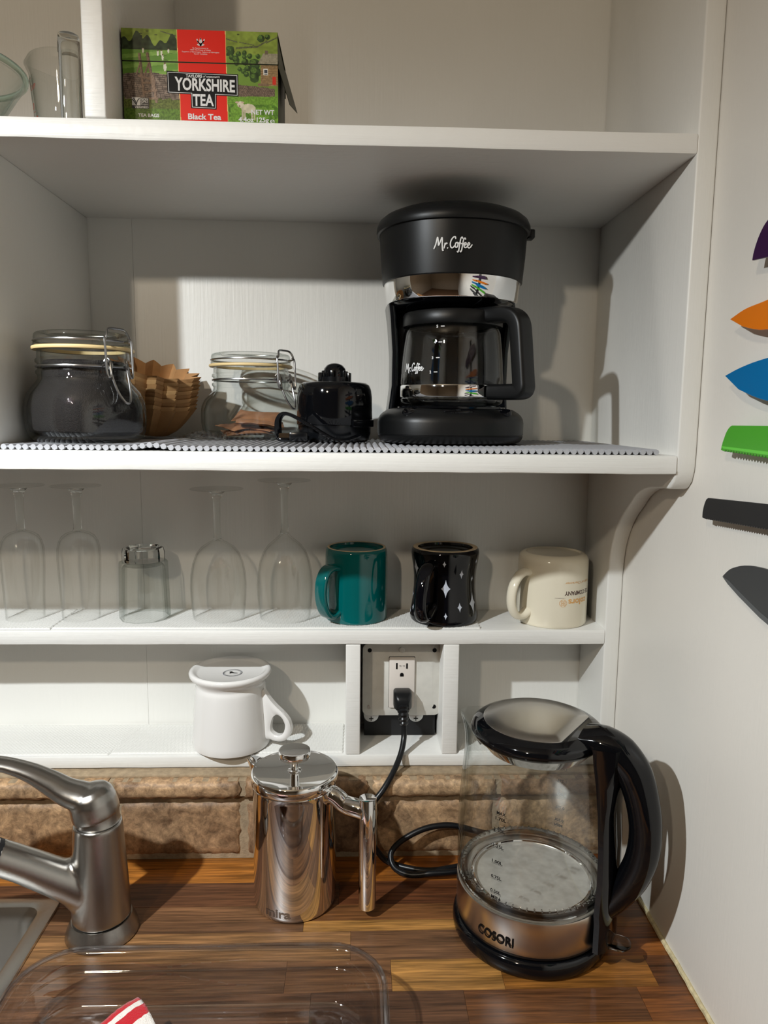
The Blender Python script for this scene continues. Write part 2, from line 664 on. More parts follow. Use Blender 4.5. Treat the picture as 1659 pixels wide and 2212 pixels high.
M['white_ink'] = simple('white_ink', srgb(225, 225, 225), 0.5)
M['black_ink'] = simple('black_ink', srgb(10, 10, 12), 0.5, spec=0.2)
M['grey_ink'] = simple('grey_ink', srgb(70, 70, 72), 0.5)
M['red_ink'] = simple('red_ink', srgb(160, 60, 45), 0.5)
M['orange_ink'] = simple('orange_ink', srgb(226, 170, 100), 0.5)
M['brown_ink'] = simple('brown_ink', srgb(85, 60, 55), 0.5)
M['navy_ink'] = simple('navy_ink', srgb(45, 52, 75), 0.4)
M['glass'] = thin_glass('clear_glass', (0.992, 0.995, 0.992), (0.74, 0.78, 0.76), 0.05, 0.8, edgepow=3.5)
M['glass_jar'] = thin_glass('thick_jar_glass', (0.975, 0.98, 0.975), (0.48, 0.53, 0.50), 0.038, 0.85, edgepow=3.0)
M['glass_wine'] = thin_glass('fine_wine_glass', (0.995, 0.995, 0.992), (0.78, 0.79, 0.77), 0.030, 0.7, rough=0.02, edgepow=5.0)
M['glass_foot'] = thin_glass('fine_glass_foot', (0.995, 0.995, 0.992), (0.90, 0.91, 0.90), 0.03, 0.35, rough=0.02, edgepow=6.0)
M['glass_bowl'] = thin_glass('green_tinged_glass', (0.965, 0.98, 0.97), (0.45, 0.55, 0.50), 0.045, 0.7, edgepow=3.2)
M['glass_rim'] = simple('thick_green_glass_rim', (0.62, 0.78, 0.70, 1), 0.02, trans=1.0, ior=1.47)
M['glass_solid'] = simple('solid_glass', (0.93, 0.95, 0.94, 1), 0.0, trans=1.0, ior=1.47)
M['plastic_clear'] = thin_glass('clear_clamshell_plastic', (0.94, 0.94, 0.95), (0.66, 0.66, 0.70), 0.075, 0.9, 0.03, edgepow=2.4)
M['plastic_rim'] = thin_glass('clear_plastic_rim', (0.90, 0.90, 0.92), (0.70, 0.70, 0.74), 0.16, 0.8, 0.06, edgepow=2.0)
M['film'] = thin_glass('crinkled_clear_film', (0.94, 0.94, 0.94), (0.75, 0.75, 0.75), 0.05, 0.8, 0.05)
M['gasket'] = simple('amber_rubber_gasket', srgb(232, 205, 150), 0.5)
M['coffee'] = simple('ground_coffee', srgb(30, 25, 25), 0.75, noise=0.6, nscale=700, bump=1.0, bscale=900)
M['kraft'] = simple('kraft_paper', srgb(176, 132, 86), 0.8, noise=0.12, nscale=60)  # darker copy of the filter paper, self-shadow put into the colour
M['kraft_b'] = simple('kraft_paper_tan', srgb(196, 152, 102), 0.8, noise=0.12, nscale=60)  # lighter copy of the same paper for the layers between
M['sachet'] = simple('brown_sachet_paper', srgb(168, 118, 84), 0.6, noise=0.12, nscale=80, bump=0.3, bscale=250)
M['teal'] = simple('teal_glaze', srgb(0, 92, 92), 0.06, coat=0.3)
M['black_glaze'] = simple('black_glaze', srgb(6, 7, 12), 0.05)
M['cream_glaze'] = simple('cream_glaze', srgb(232, 224, 203), 0.12)
M['white_glaze'] = simple('white_glaze', srgb(233, 231, 228), 0.12)
M['raw_clay'] = simple('unglazed_stoneware', srgb(196, 176, 146), 0.85, noise=0.1, nscale=200)
M['mat_white'] = simple('white_foam_liner', srgb(232, 231, 226), 0.75)
M['mat_grey'] = simple('grey_rubber_rib', srgb(176, 177, 182), 0.5)
M['plate'] = simple('painted_steel_plate', srgb(214, 212, 205), 0.4, noise=0.06, nscale=60, bump=0.3, bscale=120)
M['outlet'] = simple('white_outlet_plastic', srgb(226, 218, 210), 0.3)
M['card'] = simple('dark_card', srgb(58, 62, 42), 0.5, noise=0.25, nscale=60)
M['print'] = print_mat()
M['limescale'] = simple('scaled_steel_plate', (0.62, 0.60, 0.55, 1), 0.24, 0.45, noise=0.14, nscale=90)
M['cloth_white'] = simple('white_cotton', srgb(230, 222, 215), 0.9, bump=1.0, bscale=900, sheen=0.3)
M['cloth_red'] = simple('red_cotton', srgb(190, 18, 34), 0.9, bump=1.0, bscale=900, sheen=0.3)
for _n, _cx in (('purple', (56, 22, 66)), ('orange', (226, 120, 14)), ('blue', (0, 108, 168)), ('green', (78, 168, 48)), ('black', (44, 44, 45)), ('charcoal', (66, 67, 68))):
    M['knife_' + _n] = simple(_n + '_coated_blade', srgb(*_cx), 0.35)
    M['knife_edge_' + _n] = simple(_n + '_ground_edge', srgb(*[min(255, int(c * 1.15 + 18)) for c in _cx]), 0.3)

# ------------------------------------------------------------------ the setting
YB, YU, YL = 1.040, 0.7506, 0.938          # back panel, upper shelf fronts, lower shelf fronts
XS, XW, XL = 0.3373, 0.3583, -0.369        # side panel inner face, right wall, left panel inner face
ZT, TT = 0.8616, 0.0201                    # top shelf (underside, thickness)
ZM, TM = 0.5607, 0.0199                    # middle shelf (top, thickness)
ZL, TL = 0.3140, 0.0203                    # lower shelf
ZG, TG = 0.1373, 0.0172                    # ledge
X_END = -1.15
Z_TOP = 1.40
Z_FLOOR, Z_CEIL = -0.90, 1.60

wb = tag(MB().box(X_END - .6, XW + .06, YB + .006, YB + .10, Z_FLOOR, Z_CEIL).obj('wall_back', M['wall']), 'white painted board wall behind the shelves', kind='structure')
for x0, x1 in ((X_END - .6, -.8603), (-.86, -.3093), (-.309, XW + .05)):
    MB().box(x0, x1, YB, YB + .0055, -.05, Z_CEIL - .001).obj('panel', M['paint_v'], wb)
wr = tag(MB().box(XW, XW + .08, -1.9, YB + .006, Z_FLOOR, Z_CEIL).obj('wall_right', M['wall']), 'cream painted side wall holding the knives', kind='structure')
tag(MB().box(-2.1, XW + .08, -1.98, YB + .10, Z_FLOOR - .06, Z_FLOOR).obj('floor', M['floor']), 'brown kitchen floor', kind='structure')
tag(MB().box(-2.1, XW + .08, -1.98, YB + .10, Z_CEIL, Z_CEIL + .06).obj('ceiling', M['ceiling']), 'white kitchen ceiling', kind='structure')
tag(MB().box(-2.1, -2.02, -1.98, YB + .10, Z_FLOOR, Z_CEIL).obj('wall_left', M['roomwall']), 'warm painted far wall of the kitchen', kind='structure')
tag(MB().box(-2.02, XW + .08, -1.98, -1.9, Z_FLOOR, Z_CEIL).obj('wall_front', M['roomwall']), 'warm painted wall opposite the shelves', kind='structure')
# bead of old caulk where counter meets the wall
bead = MB()
pts = [(XW - .0015 + random.uniform(-.0004, .0004), y, .0016 + random.uniform(-.0003, .0006)) for y in np.linspace(.32, .915, 90)]
bead.tube(pts, .0030, 7)
tag(bead.obj('trim_1', M['caulk']), 'yellowed caulk bead between counter and side wall', kind='structure')

# ------------------------------------------------------------------ built-in shelving
sh = thing('built_in_shelving', 'white painted built-in wall shelving above the wooden counter', 'shelving', (0, YB, ZG - TG))


def sh_part(mb, name, mat=None, bevel=0.0016):
    mb.v = [(x, y - YB, z - (ZG - TG)) for x, y, z in mb.v]
    return mb.obj(name, mat or M['paint'], sh, bevel=bevel, bseg=3)


def board(name, x0, x1, y0, y1, z0, z1):
    """a board with a slightly wavy hand-painted front edge"""
    mb = MB()
    n = 60
    vs, fs = [], []
    prof = [(0, .0016), (.0005, .0006), (.0016, 0)]
    for i in range(n + 1):
        x = x0 + (x1 - x0) * i / n
        w = .0005 * math.sin(x * 31 + z0 * 50) + .0004 * math.sin(x * 77 + 1.3) + random.uniform(-.00015, .00015)
        w2 = .0005 * math.sin(x * 23 + 2 + z1 * 40) + random.uniform(-.0001, .0001)
        ring = [(x, y1, z0), (x, y0 + .0030, z0 + w * .4), (x, y0 + .0008, z0 + .0008 + w * .4), (x, y0, z0 + .0030 + w * .4),
                (x, y0, z1 - .0030 + w2 * .5), (x, y0 + .0008, z1 - .0008 + w2 * .5), (x, y0 + .0030, z1 + 0), (x, y1, z1)]
        vs += ring
    k = 8
    for i in range(n):
        for j in range(k):
            l = (j + 1) % k
            fs.append((i * k + j, i * k + l, (i + 1) * k + l, (i + 1) * k + j))
    fs.append(tuple(range(k)))
    fs.append(tuple(n * k + j for j in range(k - 1, -1, -1)))
    mb.add(vs, fs)
    return sh_part(mb, name, bevel=0)


board('top_shelf', X_END, XS - .0002, YU, YB - .0002, ZT, ZT + TT)
board('middle_shelf', X_END, XS - .0002, YU, YB - .0002, ZM - TM, ZM)
board('lower_shelf', X_END, XS - .0002, YL, YB - .0002, ZL - TL, ZL)
board('ledge_board', X_END, XS - .0002, YL, YB - .0002, ZG - TG, ZG)
# side panel with the curved bracket foot
prof = [(YB - .0002, Z_TOP), (YU, Z_TOP), (YU, .5609), (YU + .001, .545), (YU + .005, .533), (YU + .012, .5262)]
prof += spline([(.7679, .5238), (.7962, .5221), (.8314, .5175), (.8566, .507), (.8755, .4928), (.9067, .4673), (.9289, .4337), (.9370, .3972), (YL, .365)], 4)
prof += [(YL, .02), (YL, .0005), (YB - .0002, .0005)]
sh_part(MB().prism(prof, XS, XW - .0003, 'x'), 'side_panel', M['paint_v'], bevel=.0022)
sh_part(MB().box(XL - .02, XL, YU + .0005, YB - .0002, ZM, ZT), 'side_panel', M['paint_v'])
sh_part(MB().box(-.2647, -.2441, YU + .0003, YB - .0002, ZT + TT, Z_TOP), 'divider')
for x0, x1 in ((-.0139, .0060), (.1184, .1398)):
    sh_part(MB().box(x0, x1, YL + .0008, YB - .0002, ZG, ZL - TL), 'upright_batten')

# ------------------------------------------------------------------ stone backsplash
bs = thing('stone_backsplash', 'brown tumbled stone backsplash of two courses under the ledge', 'backsplash', (0, .92, 0))
MB().box(X_END, XW - .0005, -.0022, .0172, .0003, .0900).obj('grout_bed', M['grout'], bs)
MB().box(X_END, XW - .0005, -.0090, .0172, .0935, .1150).obj('grout_bed', M['grout'], bs)
MB().box(X_END, XS - .0008, .0174, .1190, .0003, ZG - TG - .0008).obj('mortar_core', M['grout'], bs)
MB().box(X_END, XW - .0008, .0010, .0172, .1150, ZG - TG - .0008).obj('grout_line', M['grout'], bs, bevel=.001)


def stone(x0, x1, yf, yb, z0, z1, col):
    nx, nz = max(6, int((x1 - x0) / .007)), max(5, int((z1 - z0) / .007))
    vs, fs = [], []
    for j in range(nz + 1):
        for i in range(nx + 1):
            u, v = i / nx, j / nz
            ex, ez = min(u, 1 - u) * (x1 - x0), min(v, 1 - v) * (z1 - z0)
            d = min(ex, ez)
            y = yf + max(0, .0055 - d) ** 2 / .0055 * .9 + random.uniform(-.0006, .0006)
            jx = random.uniform(-.0012, .0012) if 0 < u < 1 else random.uniform(-.0018, .0018)
            jz = random.uniform(-.001, .001) if 0 < v < 1 else random.uniform(-.0014, .0014)
            vs.append((x0 + u * (x1 - x0) + jx, y, z0 + v * (z1 - z0) + jz))
    W = nx + 1
    for j in range(nz):
        for i in range(nx):
            fs.append((j * W + i, j * W + i + 1, (j + 1) * W + i + 1, (j + 1) * W + i))
    rim = [i for i in range(W)] + [j * W + nx for j in range(1, nz + 1)] + [nz * W + i for i in range(nx - 1, -1, -1)] + [j * W for j in range(nz - 1, 0, -1)]
    k = len(vs)
    for r in rim:
        vs.append((vs[r][0], yb, vs[r][2]))
    R_ = len(rim)
    for q in range(R_):
        fs.append((rim[q], k + q, k + (q + 1) % R_, rim[(q + 1) % R_]))
    o = MB().add([(x, y - .92, z) for x, y, z in vs], fs).obj('stone', M['stone'], bs, smooth=55)
    o.color = col
    return o


ST = [(168, 138, 106), (154, 124, 94), (176, 148, 116), (146, 118, 92), (162, 132, 100)]
xj = [-1.15, -.99, -.82, -.655, -.488, -.3225, -.1500, .0205, .1930, .3568]
for i in range(len(xj) - 1):
    stone(xj[i] + .004, xj[i + 1] - .004, .9045, .930, .0925, .1155, srgb(*ST[i % 5]))
    stone(xj[i] + .003 + .004 * (i % 2), xj[i + 1] - .003, .9145, .930, .0052, .0835, srgb(*ST[(i * 2 + 1) % 5]))

# ------------------------------------------------------------------ butcher-block counter
ct = thing('wooden_countertop', 'oiled butcher-block counter of orange and brown staves', 'countertop', (0, .62, 0))
ORANGE, RED, BROWN, LIGHT, GOLD, DARK = (178, 112, 46), (108, 68, 42), (120, 84, 56), (150, 108, 68), (176, 126, 66), (94, 64, 44)
rows = [
    (.930, .8655, [(-1.1, ORANGE), (-.62, ORANGE), (-.05, (164, 98, 38)), (.14, (150, 84, 34))]),
    (.8655, .8205, [(-1.1, RED), (-.40, (108, 70, 46)), (-.02, (104, 60, 34)), (.25, (128, 78, 40))]),
    (.8205, .7925, [(-.366, BROWN), (-.060, (124, 80, 44)), (.13, RED), (.27, (134, 84, 40))]),
    (.7925, .7745, [(-.366, (112, 78, 52)), (-.0605, GOLD), (.20, (150, 96, 40))]),
    (.7745, .7285, [(-.366, LIGHT), (-.0045, BROWN), (.17, (140, 84, 38))]),
    (.7285, .6840, [(-.366, BROWN), (-.074, (128, 88, 56)), (.04, GOLD), (.16, (142, 92, 40)), (.325, (96, 58, 32))]),
    (.6840, .6400, [(-.366, (116, 80, 54)), (-.045, DARK), (.115, (104, 66, 38)), (.300, (128, 76, 36))]),
    (.6400, .5950, [(-.366, (128, 88, 56)), (-.13, BROWN), (.10, (136, 88, 40))]),
    (.5950, .5500, [(-.366, BROWN), (-.02, RED), (.21, LIGHT)]),
    (.5500, .5050, [(-.366, DARK), (-.17, LIGHT), (.09, BROWN)]),
    (.5050, .4600, [(-.366, ORANGE), (.02, BROWN)]),
    (.4600, .4150, [(-1.1, BROWN), (-.366, RED), (-.10, LIGHT), (.2, DARK)]),
    (.4150, .3700, [(-1.1, LIGHT), (-.25, ORANGE), (.11, BROWN)]),
    (.3700, .3250, [(-1.1, DARK), (-.40, BROWN), (.0, ORANGE), (.25, RED)]),
]
for y1, y0, segs in rows:
    for k, (xa, colr) in enumerate(segs):
        xb = segs[k + 1][0] if k + 1 < len(segs) else XW - .0012
        dz = random.uniform(-.0003, 0.0)
        o = MB().box(xa + .00015, xb - .00015, y0 - .62 + .00015, y1 - .62 - .00015, -.038, dz).obj('stave', M['wood'], ct)
        o.color = srgb(*colr)

# ------------------------------------------------------------------ sink
sk = thing('kitchen_sink', 'brushed stainless steel drop-in sink beside the faucet', 'sink', (-.60, .64, 0))
ox0, ox1, oy0, oy1 = -.235, .2385, -.178, .197      # outer rim, local
ix0, ix1, iy0, iy1 = -.215, .2195, -.160, .181


def rr_loop(x0, x1, y0, y1, r, n=6):
    return [((x0 + x1) / 2 + a, (y0 + y1) / 2 + b) for a, b in rrect((x1 - x0) / 2, (y1 - y0) / 2, r, n)]


def loft(mb, loops, cap_end=False, cap_start=False):
    n = len(loops[0])
    vs = [p for lp in loops for p in lp]
    fs = []
    for i in range(len(loops) - 1):
        for j in range(n):
            l = (j + 1) % n
            fs.append((i * n + j, i * n + l, (i + 1) * n + l, (i + 1) * n + j))
    if cap_end:
        fs.append(tuple((len(loops) - 1) * n + j for j in range(n)))
    if cap_start:
        fs.append(tuple(range(n - 1, -1, -1)))
    return mb.add(vs, fs)


def L3(loop, z):
    return [(a, b, z) for a, b in loop]


loft(MB(), [L3(rr_loop(ox0, ox1, oy0, oy1, .012), .0004), L3(rr_loop(ox0 + .0006, ox1 - .0006, oy0 + .0006, oy1 - .0006, .012), .0030),
            L3(rr_loop(ox0 + .003, ox1 - .003, oy0 + .003, oy1 - .003, .012), .0042), L3(rr_loop(ix0 - .004, ix1 + .004, iy0 - .004, iy1 + .004, .016), .0044),
            L3(rr_loop(ix0, ix1, iy0, iy1, .016), .0024)]).obj('rim', M['sink'], sk)
loft(MB(), [L3(rr_loop(ix0, ix1, iy0, iy1, .016), .0024), L3(rr_loop(ix0 + .003, ix1 - .003, iy0 + .003, iy1 - .003, .018), -.004),
            L3(rr_loop(ix0 + .006, ix1 - .006, iy0 + .006, iy1 - .006, .022), -.012), L3(rr_loop(ix0 + .010, ix1 - .010, iy0 + .010, iy1 - .010, .03), -.14),
            L3(rr_loop(ix0 + .020, ix1 - .020, iy0 + .020, iy1 - .020, .04), -.165), L3(rr_loop(ix0 + .05, ix1 - .05, iy0 + .05, iy1 - .05, .05), -.172)],
     cap_end=True).obj('basin', M['sink'], sk)
MB().lathe([(.0, -.1705), (.030, -.1700), (.040, -.1695), (.043, -.1712), (0, -.1715)], 32).obj('drain', M['chrome'], sk)


# ------------------------------------------------------------------ shelf liners
def ribbed_mat(name, label, x0, x1, y0, y1, z, pitch, r, bump=None):
    t = thing(name, label, 'shelf liner', ((x0 + x1) / 2, (y0 + y1) / 2, z))
    src = MB().cyl((0, y0 - (y0 + y1) / 2, r), (0, y1 - (y0 + y1) / 2, r), r, 8).obj('rib', M['mat_grey'], t, smooth=60)
    n = int((x1 - x0) / pitch)
    first = True
    for i in range(n + 1):
        x = x0 + i * pitch - (x0 + x1) / 2
        lift = bump(x + (x0 + x1) / 2) if bump else 0
        o = src if first else inst(src, 'rib', t)
        o.location = (x + random.uniform(-.0003, .0003), random.uniform(-.0006, .0006), lift)
        first = False
    # thin web that joins the ribs
    vs, fs = [], []
    for i in range(n + 1):
        x = x0 + i * pitch
        lift = bump(x) if bump else 0
        for yy in (y0 + .001, y1 - .001):
            vs.append((x - (x0 + x1) / 2, yy - (y0 + y1) / 2, r * 1.1 + lift))
    for i in range(n):
        fs.append((2 * i, 2 * i + 1, 2 * i + 3, 2 * i + 2))
    w = MB().add(vs, fs).obj('web', M['mat_grey'], t)
    sm = w.modifiers.new('t', 'SOLIDIFY')
    sm.thickness = .0012
    sm.offset = 0
    return t


R_RIB = .0030
MAT_TOP = ZM + .0062


def wave(x):
    return .0030 * math.exp(-((x + .2125) / .016) ** 2)


ribbed_mat('ribbed_shelf_liner', 'grey ribbed rubber liner under the coffee maker and jars', XL + .0060, .3200, YU + .0065, YB - .006, ZM + .0001, .0074, R_RIB, wave)
ribbed_mat('ribbed_shelf_liner', 'grey ribbed liner on the top shelf under the tea box', -.238, .330, YU + .030, YB - .006, ZT + TT + .0001, .0074, R_RIB)
ribbed_mat('ribbed_shelf_liner', 'grey ribbed liner on the top shelf under the measuring cup', -.60, -.272, YU + .030, YB - .006, ZT + TT + .0001, .0074, R_RIB)


def waffle(name, label, x0, x1, y0, y1, z, skew=0.0, p=.0052, h=.0022):
    d = p / 4
    nx, ny = int((x1 - x0) / d), int((y1 - y0) / d)
    xs = np.linspace(x0, x1, nx + 1)
    ys = np.linspace(y0, y1, ny + 1)
    X, Y = np.meshgrid(xs, ys)
    bump = np.clip(np.sin(X * 2 * np.pi / p) * np.sin((Y) * 2 * np.pi / (p * .8)) * 1.3, -0.5, 1) * .5 + .5
    sag = .0003 * np.sin(X * 40) + .0003 * np.sin(Y * 60 + X * 15)
    Z = .0006 + h * bump + np.abs(sag)
    edge = (X <= x0 + 1e-9) | (X >= x1 - 1e-9) | (Y <= y0 + 1e-9) | (Y >= y1 - 1e-9)
    Z[edge] = 0.0002
    X = X + skew * (Y - y0) + .0006 * np.sin(Y * 2 * np.pi / p * .5) * ((X < x0 + d) | (X > x1 - d))
    cx, cy = (x0 + x1) / 2, (y0 + y1) / 2
    me = bpy.data.meshes.new(name)
    co = np.stack([X - cx, Y - cy, Z], -1).reshape(-1, 3)
    me.vertices.add(len(co))
    me.vertices.foreach_set('co', co.ravel())
    W = nx + 1
    I, J = np.meshgrid(np.arange(nx), np.arange(ny))
    a = (J * W + I).ravel()
    q = np.stack([a, a + 1, a + W + 1, a + W], -1)
    me.loops.add(q.size)
    me.loops.foreach_set('vertex_index', q.ravel().astype(np.int32))
    me.polygons.add(len(q))
    me.polygons.foreach_set('loop_start', (np.arange(len(q)) * 4).astype(np.int32))
    me.polygons.foreach_set('use_smooth', np.ones(len(q), bool))
    me.update()
    me.validate()
    o = bpy.data.objects.new(name, me)
    COL.objects.link(o)
    o.location = (cx, cy, z)
    me.materials.append(M['mat_white'])
    return tag(o, label, 'shelf liner')


waffle('waffle_shelf_liner', 'white waffle liner under the two flutes at the end of the lower shelf', -.80, -.4040, YL + .0015, YB - .003, ZL)
waffle('waffle_shelf_liner', 'long white waffle liner on the lower shelf under wine glasses and dark mugs', -.4030, .1690, YL + .0045, YB - .003, ZL)
waffle('waffle_shelf_liner', 'cream waffle liner on the ledge left of the white mug', -.80, -.3360, YL + .003, YB - .003, ZG, skew=.25)
waffle('waffle_shelf_liner', 'white waffle liner on the ledge under the upturned white mug', -.3340, -.0170, YL + .006, YB - .003, ZG)
waffle('waffle_shelf_liner', 'white waffle liner scrap on the ledge behind the kettle', .1430, .3300, YL + .004, YB - .003, ZG)
MATZ = .0028   # top of a waffle liner above its board


# ================================================================== things on the coffee shelf
def ring_path(r, z, n=56, sx=1.0, sy=1.0):
    return [(r * sx * math.cos(2 * math.pi * k / n), r * sy * math.sin(2 * math.pi * k / n), z) for k in range(n)]


# ------------------------------------------------------------------ coffee maker
CMX, CMY, CMZ = 0.1137, 0.9050, MAT_TOP - .0001
cm = thing('coffee_maker', 'matte black drip coffee maker with chrome band on the middle shelf', 'coffee maker', (CMX, CMY, CMZ))
cm_base = MB().lathe([(0, .001), (.90, .001), (.955, .0025), (.985, .006), (.997, .0095), (.990, .0100), (.990, .0106), (1.0, .0112), (1.0, .0250), (.990, .0295), (.965, .0335), (.93, .0365), (.86, .0405), (.78, .0420), (0, .0420)],
                     96, n=2.7, sx=.0885, sy=.0940).obj('base', M['blk_matte'], cm)
MB().lathe([(0, .0415), (.0655, .0415), (.0655, .0435), (.063, .0445), (0, .0445)], 64, c=(0, -.017, 0)).obj('warming_plate', M['blk_gloss'], cm)
tw = MB()
loft(tw, [L3([(a, b + .0705) for a, b in rrect(.066, .0215, .010)], .038), L3([(a, b + .0705) for a, b in rrect(.070, .0215, .010)], .170)], True, True)
tw.obj('tower', M['blk_satin'], cm)
for s in (-1, 1):
    vs = []
    lo = []
    for z, xo, yf in ((.036, .0755, .010), (.070, .0715, .000), (.110, .0715, -.004), (.150, .0745, -.010), (.172, .0775, -.016)):
        lp = rrect(.0040, (.092 - yf) / 2, .003, 3)
        lo.append([(s * (xo - .0040 + a), b + (.092 + yf) / 2, z) for a, b in lp])
    loft(MB(), lo, True, True).obj('side_arm', M['blk_satin'], cm)
MB().lathe([(0, .1575), (.055, .1575), (.064, .1595), (.072, .1630), (.0765, .1680), (.0775, .1690), (0, .169)], 80, n=2.1).obj('brew_basket', M['blk_gloss'], cm)
MB().lathe([(.0730, .1655), (.0785, .1655), (.0795, .1665), (.0822, .1885), (.0822, .1895), (.0750, .1895)], 96, n=2.1, closed=True).obj('chrome_band', M['chrome'], cm)
hd = MB().lathe([(.070, .1895), (.0828, .1895), (.0840, .1905), (.0866, .2200), (.0883, .2490), (.0883, .2520), (.084, .2525), (0, .2525)], 96, n=2.1)
head = hd.obj('head', M['blk_matte'], cm)
MB().lathe([(.0885, .2462), (.0912, .2468), (.0920, .2500), (.0915, .2545), (.0890, .2600), (.0840, .2642), (.0740, .2685), (.0500, .2725), (.02, .2740), (0, .2742), (0, .2530), (.0885, .2530)], 96, n=2.1).obj('lid', M['blk_matte'], cm)
MB().box(.0895, .0975, -.012, .004, .2450, .2555).obj('lid_latch', M['blk_matte'], cm, bevel=.0015)
lg = MB()
script_logo(lg, cyl_map(0, 0, lambda v: .0877, -6.8, .2190, off=.0001), .0120)
lg.obj('lettering', M['white_ink'], head, smooth=0)
for x, y, sx, sy, w in ((-.050, -.0720, .0130, .0055, 'BREW'), (.0, -.0840, .0175, .0042, 'ON'), (.050, -.0720, .0130, .0055, 'OFF')):
    b = MB().lathe([(0, -.003), (1, -.003), (1, .0008), (.92, .0018), (0, .0020)], 32, n=2.6, sx=sx, sy=sy)
    o = b.obj('button', M['blk_gloss'], cm)
    o.location = (x, y, .0378)
    o.rotation_euler = (math.radians(30), 0, math.radians(-x * 420))
    t = MB()
    v, f = text2(w, .0022)
    t.mapped(v, f, lambda a, c: (a, c, .0023))
    t.obj('lettering', M['grey_ink'], o, smooth=0)

# ------------------------------------------------------------------ carafe
CFX, CFY, CFZ = CMX, CMY - .017, CMZ + .0446
cf = thing('coffee_carafe', 'glass carafe with black lid and handle inside the coffee maker', 'carafe', (CFX, CFY, CFZ))


def cf_r(v):
    z = v
    return float(np.interp(z, [0, .012, .03, .06, .085], [.0615, .0625, .0622, .0605, .0585]))


out = [(0, 0), (.050, 0), (.0585, .0012), (.0620, .0045), (.0625, .0080), (.0612, .0100), (.0612, .0240), (.0625, .0262), (.0622, .034), (.0614, .050), (.0600, .068), (.0585, .0850), (.0560, .0920), (.0540, .0950)]
inn = [(.0520, .0950), (.0540, .0910), (.0565, .0840), (.0580, .067), (.0594, .050), (.0602, .034), (.0604, .026), (.0590, .012), (.054, .004), (0, .0035)]
bowl = MB().lathe(out + inn, 80).obj('glass_bowl', M['glass'], cf)
MB().lathe([(.0613, .0102), (.0624, .0102), (.0628, .0112), (.0628, .0230), (.0624, .0240), (.0613, .0240)], 80, closed=True).obj('steel_band', M['chrome'], cf)
MB().lathe([(.0545, .0930), (.0592, .0930), (.0600, .0945), (.0596, .1060), (.0580, .1085), (.050, .1100), (.02, .1105), (0, .1105), (0, .0960), (.0545, .0960)], 80).obj('lid', M['blk_matte'], cf)
AZ = math.radians(42)
cu = Vector((math.sin(AZ), -math.cos(AZ), 0))
path = [(.040, .1030), (.060, .1030), (.078, .1025), (.0905, .0990), (.0975, .0910), (.1000, .0780), (.1030, .0520), (.1055, .0290), (.1062, .0205), (.1035, .0170), (.0960, .0160), (.080, .0160), (.0635, .0162)]
path = spline(path, 4)
sec = rrect(.0088, .0125, .0045, 4)
MB().sweep([tuple(cu * r + Vector((0, 0, z))) for r, z in path], sec, [(1.0, 1.0)] * len(path), up=Vector((math.cos(AZ), math.sin(AZ), 0))).obj('handle', M['blk_matte'], cf)
c2 = MB()
script_logo(c2, cyl_map(0, 0, lambda v: .0622, -52.5, .0425, off=.0002), .0090, .12)
c2.obj('lettering', M['white_ink'], bowl, smooth=0)
mk = MB()
for w, z in (('5', .0888), ('4', .0712), ('3', .0538), ('2', .0378)):
    fn = cyl_map(0, 0, lambda v, z=z: cf_r(z), -18.5 - (0.0888 - z) * 120, z, off=.0004)
    v, f = ribbon([(-.0012, 0), (.0022, 0)], .0014)
    mk.mapped(v, f, fn)
    v, f = text2(w, .0030, cx=-.0058, bold=.00012)
    mk.mapped(v, f, fn)
mk.obj('cup_marks', M['white_ink'], bowl, smooth=0)


